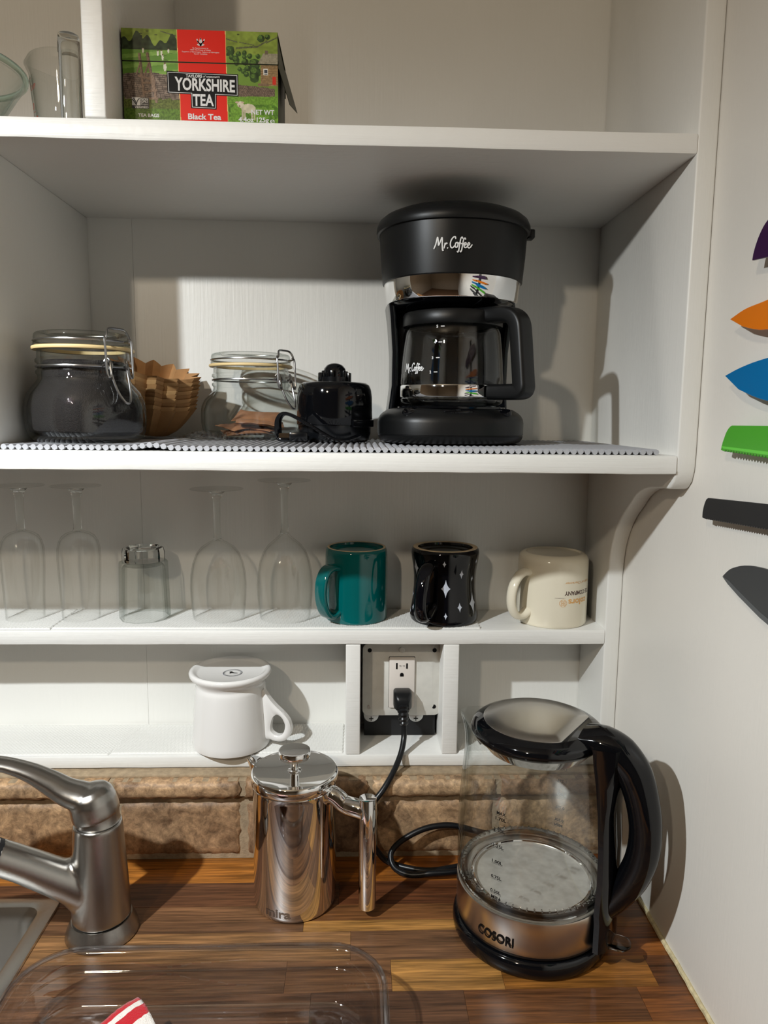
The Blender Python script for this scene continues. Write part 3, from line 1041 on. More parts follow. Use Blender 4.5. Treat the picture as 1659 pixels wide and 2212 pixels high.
# ------------------------------------------------------------------ clip-top jars
def clip_jar(name, label, loc, az, s=1.0, n_body=3.0):
    t = thing(name, label, 'jar', loc, math.radians(az - 90))
    t.scale = s if isinstance(s, tuple) else (s, s, s)
    body = [(0, .0035), (.038, .0030), (.047, .0008), (.052, .0012), (.0575, .0055), (.0602, .013), (.0618, .024), (.0618, .036), (.0608, .045), (.0585, .0535), (.0555, .0600), (.0528, .0645),
            (.0516, .0685), (.0516, .0720), (.0536, .0740), (.0536, .0765), (.0514, .0785), (.0509, .0815), (.0514, .0840), (.0536, .0860), (.0536, .0885), (.0516, .0905), (.0514, .0985)]
    inner = [(.0474, .0985), (.0474, .068), (.0495, .062), (.0550, .052), (.0582, .040), (.0585, .022), (.0565, .012), (.048, .0072), (0, .0068)]
    pts = body + inner
    nz = [2.0 + (n_body - 2.0) * float(np.interp(z, [.050, .068], [1, 0])) for r, z in pts]
    MB().lathe(pts, 96, nz=nz).obj('glass_body', M['glass_jar'], t)
    MB().lathe([(.0474, .0990), (.0566, .0990), (.0573, .1000), (.0573, .1015), (.0566, .1025), (.0474, .1025)], 72, closed=True).obj('gasket', M['gasket'], t)
    MB().lathe([(0, .1030), (.0524, .1030), (.0548, .1036), (.0551, .1058), (.0535, .1070), (.0529, .1085), (.0535, .1100), (.0543, .1115), (.0538, .1150), (.0523, .1168), (.0485, .1178), (.0425, .1172), (.040, .1150), (0, .1145)], 72).obj('lid', M['glass_jar'], t)
    W = M['wire']
    MB().tube(ring_path(.0526, .0815), .0013, 7, True).obj('neck_wire', W, t)
    MB().tube(ring_path(.0543, .1085), .0013, 7, True).obj('lid_wire', W, t)
    r = .00135
    MB().tube(spline([(0.0538, -.0165, .1085), (0.0603, -.0165, .1090), (0.0623, -.0150, .1130), (0.0598, -.0110, .1195), (0.0593, 0, .1205), (0.0598, .0110, .1195), (0.0623, .0150, .1130), (0.0603, .0165, .1090), (0.0538, .0165, .1085)], 5), r, 8).obj('bail', W, t)
    for s_ in (-1, 1):
        MB().tube(spline([(0.0603, s_ * .0155, .1120), (0.0625, s_ * .0180, .1080), (0.0635, s_ * .0180, .0950), (0.0643, s_ * .0178, .0760), (0.0653, s_ * .0160, .0700), (0.0653, s_ * .0130, .0720), (0.0635, s_ * .0122, .0800), (0.0613, s_ * .0115, .0870), (0.0583, s_ * .0130, .0890), (0.0563, s_ * .0150, .0860)], 4), r, 8).obj('link', W, t)
        MB().tube(spline([(0.0528, s_ * .0150, .0815), (0.0573, s_ * .0145, .0830), (0.0603, s_ * .0120, .0860), (0.0628, s_ * .0100, .0830), (0.0618, s_ * .0110, .0780), (0.0573, s_ * .0140, .0790)], 4), r, 8).obj('hinge_loop', W, t)
    MB().tube(spline([(0.0613, -.0115, .0800), (0.0653, -.0110, .0680), (0.0708, -.0085, .0540), (0.0753, -.0040, .0450), (0.0763, 0, .0430), (0.0753, .0040, .0450), (0.0708, .0085, .0540), (0.0653, .0110, .0680), (0.0613, .0115, .0800)], 5), r, 8).obj('lever', W, t)
    return t


JZ = MAT_TOP - .0008
J1 = (-.3030, .8270, JZ)
clip_jar('clip_top_jar', 'clip-top glass jar filled with dark ground coffee', J1, 56, (.93, .93, 1.01))
# the coffee in the jar
cz = [(0, .0080), (.046, .0082), (.0545, .0130), (.0574, .022), (.0571, .040), (.0540, .052), (.0486, .0615), (.0465, .0680), (.0465, .0860), (.044, .0880), (.030, .0865), (0, .0840)]
o = MB().lathe(cz, 72, nz=[2 + float(np.interp(z, [.05, .068], [1, 0])) for r, z in cz]).obj('ground_coffee', M['coffee'])
o.location = J1
o.scale = (.93, .93, 1.01)
o.rotation_euler = (0, 0, math.radians(56 - 90))
tag(o, 'dark ground coffee filling the clip-top jar', 'coffee', kind='stuff')
J2 = (-.1405, .9740, JZ)
clip_jar('clip_top_jar', 'clip-top glass jar holding a few brown paper sachets', J2, 56, .945)

# sachets lying in the second jar
SACH = [((-.006, -.004, .0095), (0.03, -.05, .35)), ((.004, .006, .0135), (-.05, .04, -.30)), ((-.010, .002, .0180), (.06, -.10, .75)), ((.012, -.010, .0225), (.05, .10, .15)), ((.008, .006, .0300), (.24, .04, -.12))]
SLAB = ['lowest brown paper sachet lying flat on the jar bottom', 'second brown paper sachet up from the jar bottom', 'brown paper sachet on the heap turned towards the filters', 'brown paper sachet on the heap nearest the jar front', 'topmost brown paper sachet leaning on the heap in the jar']
for (p, r), lb in zip(SACH, SLAB):
    nx, ny = 12, 9
    vs, fs = [], []
    for side in (1, -1):
        for j in range(ny + 1):
            for i in range(nx + 1):
                u, v = i / nx * 2 - 1, j / ny * 2 - 1
                e = max(abs(u), abs(v))
                puff = .0030 * (1 - e ** 4) + .0003
                cr = .0007 * math.sin(u * 9 + v * 4) * math.sin(v * 7 + p[0] * 900) + .0022 * u * u * v
                vs.append((u * .031, v * .022, side * puff + cr))
    W = nx + 1
    K = W * (ny + 1)
    for j in range(ny):
        for i in range(nx):
            a = j * W + i
            fs += [(a, a + 1, a + W + 1, a + W), (K + a, K + a + W, K + a + W + 1, K + a + 1)]
    rim = [i for i in range(W)] + [j * W + nx for j in range(1, ny + 1)] + [ny * W + i for i in range(nx - 1, -1, -1)] + [j * W for j in range(ny - 1, 0, -1)]
    for q in range(len(rim)):
        a, b = rim[q], rim[(q + 1) % len(rim)]
        fs.append((a, K + a, K + b, b))
    o = MB().add(vs, fs).obj('paper_sachet', M['sachet'], smooth=30)
    o.location = (J2[0] + p[0], J2[1] + p[1], J2[2] + p[2])
    o.rotation_euler = r
    tag(o, lb, 'sachet', 'brown sachets in the jar')

# ------------------------------------------------------------------ fluted paper filters, nested
FC = Vector((-.2780, .9720, JZ + .004))


def filter_mesh():
    seg, rings = 112, 7
    vs, fs = [], []
    for k in range(rings):
        t = k / (rings - 1)
        for i in range(seg):
            a = 2 * math.pi * i / seg
            w = math.sin(a * 14)
            w = math.asin(w) / (math.pi / 2)
            r = .030 + .0225 * t ** .8 + .0066 * t ** .7 * w
            z = .040 * t ** 1.15 + .0022 * w * t
            vs.append((r * math.cos(a), r * math.sin(a), z))
    for k in range(rings - 1):
        for i in range(seg):
            j = (i + 1) % seg
            fs.append((k * seg + i, k * seg + j, (k + 1) * seg + j, (k + 1) * seg + i))
    fs.append(tuple(range(seg - 1, -1, -1)))
    return MB().add(vs, fs)


ORD = ['second', 'third', 'fourth', 'fifth', 'sixth', 'seventh', 'eighth', 'ninth', 'tenth']
NF = 9
src = filter_mesh().obj('coffee_filter', M['kraft'], smooth=35)
tilt = Matrix.Rotation(math.radians(12), 3, 'Y') @ Matrix.Rotation(math.radians(10), 3, 'X')
for i in range(NF):
    o = src if i == 0 else src.copy()
    if i:
        o.name = 'coffee_filter'
        COL.objects.link(o)
    q = tilt @ Vector((random.uniform(-.0005, .0005), random.uniform(-.0005, .0005), .0052 * i))
    o.location = FC + q + Vector((0, 0, .0070))
    o.rotation_euler = tilt.to_euler()
    o.rotation_euler.rotate_axis('Z', random.uniform(-.012, .012))
    if i == 0:
        lb = 'lowest brown fluted paper filter of the nested stack'
    elif i == NF - 1:
        lb = 'topmost brown fluted paper filter of the nested stack'
    else:
        lb = ORD[NF - 2 - i] + ' brown fluted paper filter from the top of the nested stack'
    if i % 2:  # alternate filters differ in tone to imitate shade between the nested layers
        o.material_slots[0].link = 'OBJECT'
        o.material_slots[0].material = M['kraft_b']
    tag(o, lb, 'coffee filter', 'nested paper coffee filters')

# crumpled film of the filter packet
rs = np.random.default_rng(5)
nx, ny = 22, 12
g = rs.uniform(-1, 1, (ny + 1, nx + 1))
vs, fs = [], []
for j in range(ny + 1):
    for i in range(nx + 1):
        u, v = i / nx, j / ny
        vs.append((-.225 + .062 * u + rs.uniform(-.0012, .0012), .895 + .038 * v + rs.uniform(-.0012, .0012), JZ + .0015 + max(0, (.0075 + .0065 * g[j, i]) * math.sin(math.pi * u) ** .6 * (.45 + .55 * v))))
for j in range(ny):
    for i in range(nx):
        a = j * (nx + 1) + i
        fs += [(a, a + 1, a + nx + 2), (a, a + nx + 2, a + nx + 1)]
o = MB().add(vs, fs).obj('plastic_wrapper', M['film'], smooth=0)
sm = o.modifiers.new('t', 'SOLIDIFY')
sm.thickness = .0002
tag(o, 'crumpled clear plastic wrapper between the two clip-top jars', 'wrapper')

# ------------------------------------------------------------------ coffee grinder
GR = (-.0285, .9120, MAT_TOP - .0002)
gr = thing('coffee_grinder', 'glossy black coffee grinder base between jar and coffee maker', 'grinder', GR)
MB().lathe([(0, 0), (.0400, 0), (.0435, .0025), (.0450, .010), (.0455, .0205), (0, .0205)], 72).obj('skirt', M['blk_satin'], gr)
MB().lathe([(.0430, .0205), (.0466, .0205), (.0472, .0220), (.0466, .055), (.0455, .0635), (.0435, .0690), (.0395, .0720), (.030, .0728), (0, .0730)], 72).obj('body', M['blk_gloss'], gr)
MB().lathe([(.0185, .0725), (.0185, .0790), (.0165, .0792), (0, .0792)], 40).obj('collar', M['blk_satin'], gr)
MB().lathe([(.0140, .079), (.0142, .0850), (.0132, .0895), (.0100, .0935), (.005, .0958), (0, .0964)], 40).obj('drive_dome', M['blk_gloss'], gr)
for k in range(6):
    a = math.radians(60 * k + 20)
    q = MB().box(.0125, .0165, -.0022, .0022, .0785, .0868).obj('drive_lug', M['blk_satin'], gr, bevel=.0006)
    q.rotation_euler = (0, 0, a)
for a in (-15, 195):
    q = MB().box(.0168, .0205, -.004, .004, .0722, .0845).obj('clip', M['blk_satin'], gr, bevel=.0008)
    q.rotation_euler = (0, 0, math.radians(a))
bt = MB().sweep([((.0474) * math.sin(math.radians(a)), -(.0474) * math.cos(math.radians(a)), .0230) for a in range(28, 74, 4)], rrect(.0035, .0045, .001, 2), None, up=(0, 0, 1))
bt.obj('switch', M['blk_gloss'], gr)
cord = MB()
pth = spline([(.030, -.0470, .0085), (.016, -.0600, .0040), (.003, -.0660, .0042), (-.010, -.0640, .0105), (-.024, -.0610, .0190), (-.040, -.0560, .0275), (-.052, -.0500, .0330), (-.0605, -.0440, .0330), (-.0660, -.0370, .0260), (-.0670, -.0320, .0150), (-.0650, -.0320, .0050), (-.0520, -.0370, .0042), (-.0300, -.0470, .0042)], 6)
sec = []
for k in range(12):
    a = 2 * math.pi * k / 12
    sec.append((.0022 * math.sin(a), (.0038 + .0006 * abs(math.cos(a))) * math.cos(a)))
cord.sweep(pth, sec)
cord.obj('cord', M['blk_gloss'], gr)
pl = MB().box(-.052, -.030, -.0540, -.0470, .002, .0125).obj('plug', M['blk_satin'], gr, bevel=.002)
pr = MB()
pr.box(-.0640, -.052, -.0512, -.0500, .0055, .0110)
pr.obj('prong', M['chrome'], pl)

# ================================================================== things on the top shelf
TZ = ZT + TT + .0060
BX0, BX1, BY, BZ0, BZ1 = -.2420, -.0838, .8000, TZ, .9862
tb = thing('tea_box', 'red and green printed tea carton on the top shelf', 'tea box', ((BX0 + BX1) / 2, BY + .04, TZ))
bw, bh, bd = BX1 - BX0, BZ1 - BZ0, .082
LIDV = .690                                     # height fraction where the lid flap ends
hw = bw / 2
body = MB().box(-hw + .0009, hw - .0009, -.04 + .0009, bd - .04 - .0009, 0, bh - .0012).obj('carton', M['card'], tb, bevel=.0006)
lid = MB()
lid.box(-hw, hw, -.04, bd - .04, bh - .0010, bh)
lid.box(-hw, hw, -.04, -.0396, bh * LIDV, bh)
lid.box(-hw, hw, bd - .0404, bd - .04, bh * LIDV, bh)
lid.box(-hw, -hw + .0004, -.04, bd - .04, bh * LIDV, bh)
lid_o = lid.obj('lid', M['card'], tb)
fl = MB()
fl.add([(hw, -.0385, bh * LIDV + .004), (hw, bd - .042, bh * .97), (hw + .0135, bd - .050, bh * .50), (hw + .0080, .000, bh * .46), (hw + .0004, -.0385, bh * .655),
        (hw + .0005, -.0385, bh * LIDV + .004), (hw + .0005, bd - .042, bh * .97), (hw + .0140, bd - .050, bh * .50), (hw + .0085, .000, bh * .46), (hw + .0009, -.0385, bh * .655)],
       [(0, 1, 2, 3, 4), (9, 8, 7, 6, 5), (0, 5, 6, 1), (1, 6, 7, 2), (2, 7, 8, 3), (3, 8, 9, 4), (4, 9, 5, 0)])
fl.obj('side_flap', M['card'], lid_o)


def tea_picture(W=340, H=208):
    rs = np.random.default_rng(3)
    U, V = np.meshgrid((np.arange(W) + .5) / W, (np.arange(H) + .5) / H)
    X = U * 1445 + 40                     # drawing units of the pack front
    Y = (1 - V) / .001052 + 50

    def noise(fx, fy):
        a = rs.uniform(0, 1, (fy + 2, fx + 2))
        gx, gy = U * fx, V * fy
        i, j = gx.astype(int), gy.astype(int)
        p, q = gx - i, gy - j
        return (a[j, i] * (1 - p) + a[j, i + 1] * p) * (1 - q) + (a[j + 1, i] * (1 - p) + a[j + 1, i + 1] * p) * q
    n1, n2, n3 = noise(14, 9), noise(60, 40), noise(170, 100)
    img = np.zeros((H, W, 3))

    def put(mask, col, var=0.0, nz=None):
        c = np.array(srgb(*col)[:3])
        k = 1.0 if nz is None else (1 + var * (nz - .5) * 2)[..., None]
        full = np.broadcast_to(c, img.shape) * k
        img[mask] = full[mask]
    put(X > -1, (132, 150, 62), .45, n1 * .5 + n2 * .5)
    # far hill, walls on it
    for (x0, y0, x1, y1, w) in ((400, 70, 545, 110, 5), (1000, 120, 1110, 150, 5), (1100, 205, 1300, 185, 8), (1290, 190, 1390, 130, 7), (1380, 150, 1485, 95, 6), (1130, 150, 1270, 175, 4)):
        d = np.abs((X - x0) * (y1 - y0) - (Y - y0) * (x1 - x0)) / math.hypot(x1 - x0, y1 - y0)
        put((d < w) & (X > x0) & (X < x1), (92, 96, 66), .4, n3)
    for cx, cy in ((220, 95), (280, 72), (360, 105), (1120, 80)):
        put(((X - cx) / 14) ** 2 + ((Y - cy) / 6) ** 2 < 1, (70, 75, 40))
    # cricket field and tree line, left
    put((X < 560) & (Y > 235), (104, 146, 58), .25, n1)
    put((X < 560) & (Y > 235) & (np.abs(np.sin(Y * .035 + X * .004)) > .8), (128, 166, 76), .15, n2)
    top = 150 + 35 * np.sin(X * .021) + 28 * np.sin(X * .057 + 1) - 30 * (X < 230)
    put((X < 560) & (Y > top) & (Y < 242), (48, 60, 38), .6, n2)
    for cx, cy, s in ((235, 250, 1), (372, 272, 1.1), (405, 268, 1), (470, 250, .9), (415, 310, 1.1), (432, 395, 1.6)):
        put(((X - cx) / (9 * s)) ** 2 + ((Y - cy) / (24 * s)) ** 2 < 1, (226, 224, 206), .12, n3)
        put(((X - cx) / (5 * s)) ** 2 + ((Y - cy + 22 * s) / (6 * s)) ** 2 < 1, (120, 90, 70))
        put(((X - cx - 26 * s) / (22 * s)) ** 2 + ((Y - cy - 22 * s) / (3 * s)) ** 2 < 1, (70, 105, 42))
    # dry stone wall, left
    wl = 470 - 20 * np.sin(X * .006) + 8 * (n2 - .5)
    wall = (X < 575) & (Y > wl) & (Y < 725 + 20 * (n2 - .5))
    put(wall, (128, 112, 100), .55, n2)
    row = np.floor(Y / 19 + .25 * np.sin(X * .02))
    fr = (Y / 19 + .25 * np.sin(X * .02)) - row
    cx_ = (X / 46 + row * .37 + .2 * np.sin(row * 3))
    put(wall & ((fr < .2) | ((cx_ - np.floor(cx_)) < .09)), (62, 50, 46), .2, n3)
    # rough grass below
    put((X < 575) & (Y > 690 + 40 * (n2 - .5)), (98, 108, 52), .55, n3)
    put((X < 575) & (Y > 780), (92, 122, 46), .5, n3)
    # wooden stile
    for x0, y0, x1, y1, w in ((200, 285, 232, 650, 13), (275, 280, 322, 600, 14), (322, 480, 345, 720, 13), (165, 470, 205, 360, 7), (240, 480, 280, 370, 8), (185, 480, 330, 520, 10), (235, 545, 330, 540, 10), (240, 630, 345, 610, 10), (270, 690, 355, 685, 10)):
        t = np.clip(((X - x0) * (x1 - x0) + (Y - y0) * (y1 - y0)) / ((x1 - x0) ** 2 + (y1 - y0) ** 2), 0, 1)
        d = np.hypot(X - (x0 + t * (x1 - x0)), Y - (y0 + t * (y1 - y0)))
        put(d < w, (140, 116, 98), .3, n3)
        put((d < w) & (X - (x0 + t * (x1 - x0)) > w * .35), (100, 80, 68), .3, n3)
    # right: field, hedges, house, wall, grass, sheep
    put((X > 990) & (Y > 255 + 15 * (n1 - .5)), (116, 148, 60), .25, n1)
    rs2 = np.random.default_rng(9)
    for cx, cy, r in ((1040, 235, 48), (1015, 250, 30), (1120, 255, 26), (1175, 245, 24), (1225, 275, 24), (1300, 275, 22), (1055, 290, 28), (1095, 310, 34), (1180, 330, 34), (1175, 285, 20), (1130, 395, 20), (1165, 415, 22), (1190, 440, 26), (1205, 385, 30), (1270, 350, 52), (1275, 420, 56), (1265, 470, 44), (1100, 340, 24), (1335, 110, 36), (1390, 95, 26)):
        put((X - cx) ** 2 + (Y - cy) ** 2 < (r * (1 + .35 * (n2 - .5))) ** 2, (52, 74, 36), .6, n2)
        put((X - cx + r * .3) ** 2 + (Y - cy + r * .35) ** 2 < (r * .5) ** 2, (86, 116, 50), .5, n3)
    put((X > 1325) & (Y > 330) & (Y < 545), (150, 122, 84), .35, n3)
    put((X > 1325) & (Y > 330) & (Y < 545) & (np.mod(Y, 17) < 3), (120, 96, 66), .2, n3)
    put((X > 1295 + (Y - 350) * -.55) & (Y > 245) & (Y < 352) & (X > 1300), (152, 144, 122), .25, n3)
    put((X > 1368) & (X < 1395) & (Y > 218) & (Y < 255), (112, 98, 82))
    put((X > 1350) & (X < 1390) & (Y > 385) & (Y < 442), (225, 222, 214))
    put((X > 1353) & (X < 1387) & (Y > 388) & (Y < 439) & (np.mod(X - 1353, 12) > 2.5) & (np.mod(Y - 388, 13) > 2.5), (70, 76, 84))
    put((X > 1436) & (X < 1468) & (Y > 455) & (Y < 530), (206, 52, 36))
    put((X > 1300) & (Y > 520) & (Y < 548) & (X < 1400), (128, 104, 80), .3, n3)
    wr_ = (X > 990) & (X < 1455) & (Y > 535 + (X - 1110) * .10 + 10 * (n2 - .5)) & (Y < 655 - (X - 1110) * .03)
    put(wr_, (116, 98, 84), .5, n3)
    cc = X / 17 + .3 * np.sin(Y * .2)
    put(wr_ & ((cc - np.floor(cc)) < .22), (74, 60, 54), .2, n3)
    put((X > 990) & (Y > 648 - (X - 1110) * .02), (110, 152, 52), .35, n3)
    put((X > 990) & (Y > 720) & (n2 > .55), (84, 124, 40), .3, n3)
    put(((X - 1205) / 68) ** 2 + ((Y - 758) / 44) ** 2 < 1, (204, 196, 170), .2, n2)
    put(((X - 1130) / 30) ** 2 + ((Y - 722) / 30) ** 2 < 1, (214, 206, 182), .15, n2)
    put(((X - 1098) / 18) ** 2 + ((Y - 703) / 8) ** 2 < 1, (196, 172, 150))
    put(((X - 1150) / 16) ** 2 + ((Y - 704) / 8) ** 2 < 1, (196, 172, 150))
    put(((X - 1122) / 9) ** 2 + ((Y - 738) / 10) ** 2 < 1, (150, 120, 104))
    for x0 in (1150, 1172, 1240, 1262):
        put((np.abs(X - x0) < 8) & (Y > 770) & (Y < 868), (186, 176, 150), .2, n3)
    # red centre stripe with hairlines
    x0, x1 = 553 + (Y - 50) * .02, 998 + (Y - 50) * .012
    put((X > x0 - 5) & (X < x1 + 5), (232, 196, 120))
    put((X > x0) & (X < x1), (226, 34, 18))
    return img


def print_grid(name, img, j0, j1, yloc, parent):
    H, W = img.shape[:2]
    xs = np.linspace(-hw + .0002, hw - .0002, W + 1)
    zs = np.linspace(0, bh, H + 1)[j0:j1 + 1]
    Xg, Zg = np.meshgrid(xs, zs)
    co = np.stack([Xg, np.full_like(Xg, yloc), Zg], -1).reshape(-1, 3)
    nxv, nyv = W, j1 - j0
    me = bpy.data.meshes.new(name)
    me.vertices.add(len(co))
    me.vertices.foreach_set('co', co.ravel())
    Wv = W + 1
    I, J = np.meshgrid(np.arange(nxv), np.arange(nyv))
    a = (J * Wv + I).ravel()
    q = np.stack([a, a + 1, a + Wv + 1, a + Wv], -1)
    me.loops.add(q.size)
    me.loops.foreach_set('vertex_index', q.ravel().astype(np.int32))
    me.polygons.add(len(q))
    me.polygons.foreach_set('loop_start', (np.arange(len(q)) * 4).astype(np.int32))
    me.update()
    at = me.attributes.new('ink', 'FLOAT_COLOR', 'CORNER')
    c = np.concatenate([img[j0:j1].reshape(-1, 3), np.ones(((j1 - j0) * W, 1))], 1)
    at.data.foreach_set('color', np.repeat(c, 4, 0).astype(np.float32).ravel())
    o = bpy.data.objects.new(name, me)
    COL.objects.link(o)
    me.materials.append(M['print'])
    o.parent = parent
    return o


img = tea_picture()
jl = int(img.shape[0] * LIDV)
print_grid('printed_picture', img, 0, jl - 1, -.03930, body)
print_grid('printed_picture', img, jl + 1, img.shape[0], -.04008, lid_o)


def tea_xy(x, y, yloc):
    return ((x - 40) / 1445 * bw - hw, yloc, bh * (1 - (y - 50) * .001052))


def tea_text(mb, w, x, y, h, width=None, yloc=-.03948, **kw):
    """x, y: centre in drawing units; h, width in drawing units"""
    ku = bw / 1445
    kv = bh * .001052
    v, f = text2(w, h, width=width, **kw)
    mb.mapped(v, f, lambda a, b: tea_xy(x + a, y - b, yloc))


def tea_poly(mb, pts, yloc):
    mb.add([tea_xy(x, y, yloc) for x, y in pts], [tuple(range(len(pts)))])


TEE = [(447, 430), (1112, 443), (1112, 650), (908, 645), (905, 776), (668, 770), (666, 640), (452, 636)]


def inset(pts, d):
    out_ = []
    n = len(pts)
    for i in range(n):
        p0, p1, p2 = np.array(pts[i - 1], float), np.array(pts[i], float), np.array(pts[(i + 1) % n], float)
        a, b = (p1 - p0), (p2 - p1)
        a /= np.linalg.norm(a)
        b /= np.linalg.norm(b)
        na, nb = np.array([-a[1], a[0]]), np.array([-b[1], b[0]])
        m = na + nb
        m = m / (m @ m) * 2
        out_.append(tuple(p1 + m * d))
    return out_


bk = MB()
tea_poly(bk, TEE, -.03936)
tea_poly(bk, inset(TEE, 14), -.03944)
bk.obj('name_plate', M['black_ink'], body, smooth=0)
wh = MB()
tea_poly(wh, inset(TEE, 9), -.03940)
tea_text(wh, 'TAYLORS', 700, 470, 26, 150, bold=1.5)
tea_text(wh, 'of', 796, 470, 20, 22, italic=.3)
tea_text(wh, 'HARROGATE', 877, 474, 13, 124, bold=1)
tea_text(wh, 'TEA', 783, 690, 104, 196, bold=7)
tea_text(wh, 'Black Tea', 792, 846, 52, 310, bold=3.5)
tea_text(wh, 'NET WT', 1338, 790, 44, 216, bold=3)
tea_text(wh, '4.4oz 125g', 1252, 862, 44, 286, bold=3)
tea_text(wh, 'e', 1428, 866, 52, 44)
tea_text(wh, 'TEA BAGS', 270, 846, 30, 196, bold=2.5)
tea_text(wh, 'NON', 234, 697, 22, 66, bold=2)
tea_text(wh, 'GMO', 234, 721, 22, 66, bold=2)
tea_text(wh, 'Project', 236, 744, 16, 66)
tea_text(wh, 'VERIFIED', 205, 772, 17, 128, bold=1)
wh.obj('lettering', M['white_ink'], body, smooth=0)
nm = MB()
v, f = text2('YORKSHIRE', 112, width=560, bold=7)
nm.mapped(v, f, lambda a, b: tea_xy(790 + a + 10, 548 - b * (1.08 if a < -230 else .98) + a * .02, -.03948))
nm.obj('lettering', M['white_ink'], body, smooth=0)
seal = MB()
tea_poly(seal, [(118, 682), (196, 682), (196, 756), (118, 756)], -.03940)
seal.obj('seal', M['white_ink'], body, smooth=0)
seal2 = MB()
tea_poly(seal2, [(196, 682), (276, 682), (276, 786), (118, 786), (118, 757), (196, 757)], -.03938)
for st in ([(122, 700), (140, 722), (156, 750)], [(188, 690), (168, 716), (158, 752)], [(134, 690), (150, 716), (158, 740)]):
    v, f = ribbon(spline(st, 5), 9)
    seal2.mapped(v, f, lambda a, b: tea_xy(a, b, -.03944))
seal2.obj('seal', M['grey_ink'], body, smooth=0)
cr = MB()
for pts in ([(770, 125), (764, 160), (770, 196)], [(770, 125), (778, 160), (770, 196)], [(738, 135), (748, 160), (766, 188)], [(804, 135), (792, 160), (774, 188)], [(742, 150), (752, 165), (768, 178)], [(798, 150), (788, 165), (772, 178)], [(740, 182), (770, 190), (800, 182)]):
    v, f = ribbon(spline(pts, 5), 11)
    cr.mapped(v, f, lambda a, b: tea_xy(a, b, -.04016))
for w, y, wd in (('By Appointment to', 214, 145), ('HRH The Prince of Wales', 232, 190), ('Suppliers of Beverages, Taylors of Harrogate', 250, 345), ('North Yorkshire', 268, 122)):
    tea_text(cr, w, 768, y, 12, wd, yloc=-.04016)
cr.obj('crest', M['white_ink'], lid_o, smooth=0)

# ------------------------------------------------------------------ measuring cup
MC = (-.3225, .8700, TZ)
mc = thing('measuring_cup', 'clear glass measuring cup with red markings beside the divider', 'measuring cup', MC)
out = [(0, .003), (.026, .0025), (.030, .0008), (.033, .002), (.0345, .006), (.0372, .040), (.0400, .078), (.0412, .0905), (.0405, .0925)]
inn = [(.0385, .0918), (.0378, .078), (.0350, .040), (.0322, .009), (.026, .0065), (0, .006)]
cup = MB().lathe(out + inn, 72)
# pouring lip
cup.v = [(x - .007 * max(0, (z - .075) / .018) * math.exp(-((math.atan2(y, -x)) / .32) ** 2), y, z) for x, y, z in cup.v]
cup.obj('glass_body', M['glass_jar'], mc)
ha = math.radians(22)
hu = Vector((math.sin(ha), -math.cos(ha), 0))
pth = spline([(.038, .088), (.048, .0950), (.060, .0955), (.0668, .0880), (.0680, .072), (.0665, .045), (.0640, .022), (.0632, .0085)], 5)
MB().sweep([tuple(hu * r + Vector((0, 0, z))) for r, z in pth], ell(.0052, .0105, 16), [1.0] * len(pth), up=Vector((math.cos(ha), math.sin(ha), 0))).obj('handle', M['glass_solid'], mc)
rd = MB()
for w, a, z, h, b in (('1', -62, .062, .008, .0002), ('CUP', -48, .058, .005, 0), ('5', -66, .030, .006, .0001), ('2', -44, .026, .006, .0001), ('3', -54, .040, .006, .0001), ('4', -60, .018, .005, .0001)):
    fn = cyl_map(0, 0, lambda v, z=z: float(np.interp(z, [.006, .04, .078], [.0345, .0372, .040])), a, z, .0003)
    v, f = text2(w, h, bold=b)
    rd.mapped(v, f, fn)
for a, z in ((-70, .068), (-55, .068), (-70, .050), (-52, .034), (-62, .024)):
    fn = cyl_map(0, 0, lambda v, z=z: float(np.interp(z, [.006, .04, .078], [.0345, .0372, .040])), a, z, .0003)
    v, f = ribbon([(-.003, 0), (.003, 0)], .0008)
    rd.mapped(v, f, fn)
rd.obj('red_markings', M['red_ink'], mc, smooth=0)

# ------------------------------------------------------------------ mixing bowl
gb = thing('mixing_bowl', 'glass mixing bowl with thick greenish rim at the shelf end', 'bowl', (-.4380, .8350, TZ))
out = [(0, .0015), (.034, .001), (.037, .0025), (.045, .014), (.058, .036), (.070, .0560), (.0755, .0640), (.0760, .0668)]
inn = [(.0735, .0668), (.0715, .0640), (.066, .0560), (.054, .036), (.042, .016), (.034, .0055), (0, .005)]
MB().lathe(out + inn, 96).obj('bowl_body', M['glass_bowl'], gb)
MB().tube(ring_path(.0772, .0705, 96), .0034, 12, True).obj('rim', M['glass_rim'], gb)


# ================================================================== things on the lower shelf
LZ = ZL + MATZ - .0002


def stemware(name, label, x, y, bowl_out, wall, stem, foot_r, top, group=None, z0=LZ, seg=64):
    """upside-down glass: rim at z = 0, foot on top. bowl_out: (r, z); stem: (r, z)"""
    t = thing(name, label, 'glass', (x, y, z0), 0, group)
    inn = [(max(r - wall * (1 + 1.2 * k / len(bowl_out)), .0), z - (0 if k < len(bowl_out) * .55 else wall * 1.5)) for k, (r, z) in enumerate(bowl_out)]
    inn = [p for p in inn if p[0] > .004]
    zi = inn[-1][1] + .003
    loop = bowl_out + [(0, bowl_out[-1][1]), (0, zi)] + inn[::-1]
    MB().lathe(loop, seg, closed=False).obj('bowl', M['glass_wine'], t, weld=True)
    MB().lathe([(0, stem[0][1])] + stem + [(0, stem[-1][1])], 32).obj('stem', M['glass_solid'], t)
    zt = top
    MB().lathe([(0, zt - .0052), (.006, zt - .0050), (foot_r * .5, zt - .0030), (foot_r - .001, zt - .0014), (foot_r, zt - .0008), (foot_r - .001, zt - .0001), (foot_r * .5, zt - .0004), (0, zt - .0006)], 64).obj('foot', M['glass_foot'], t)
    return t


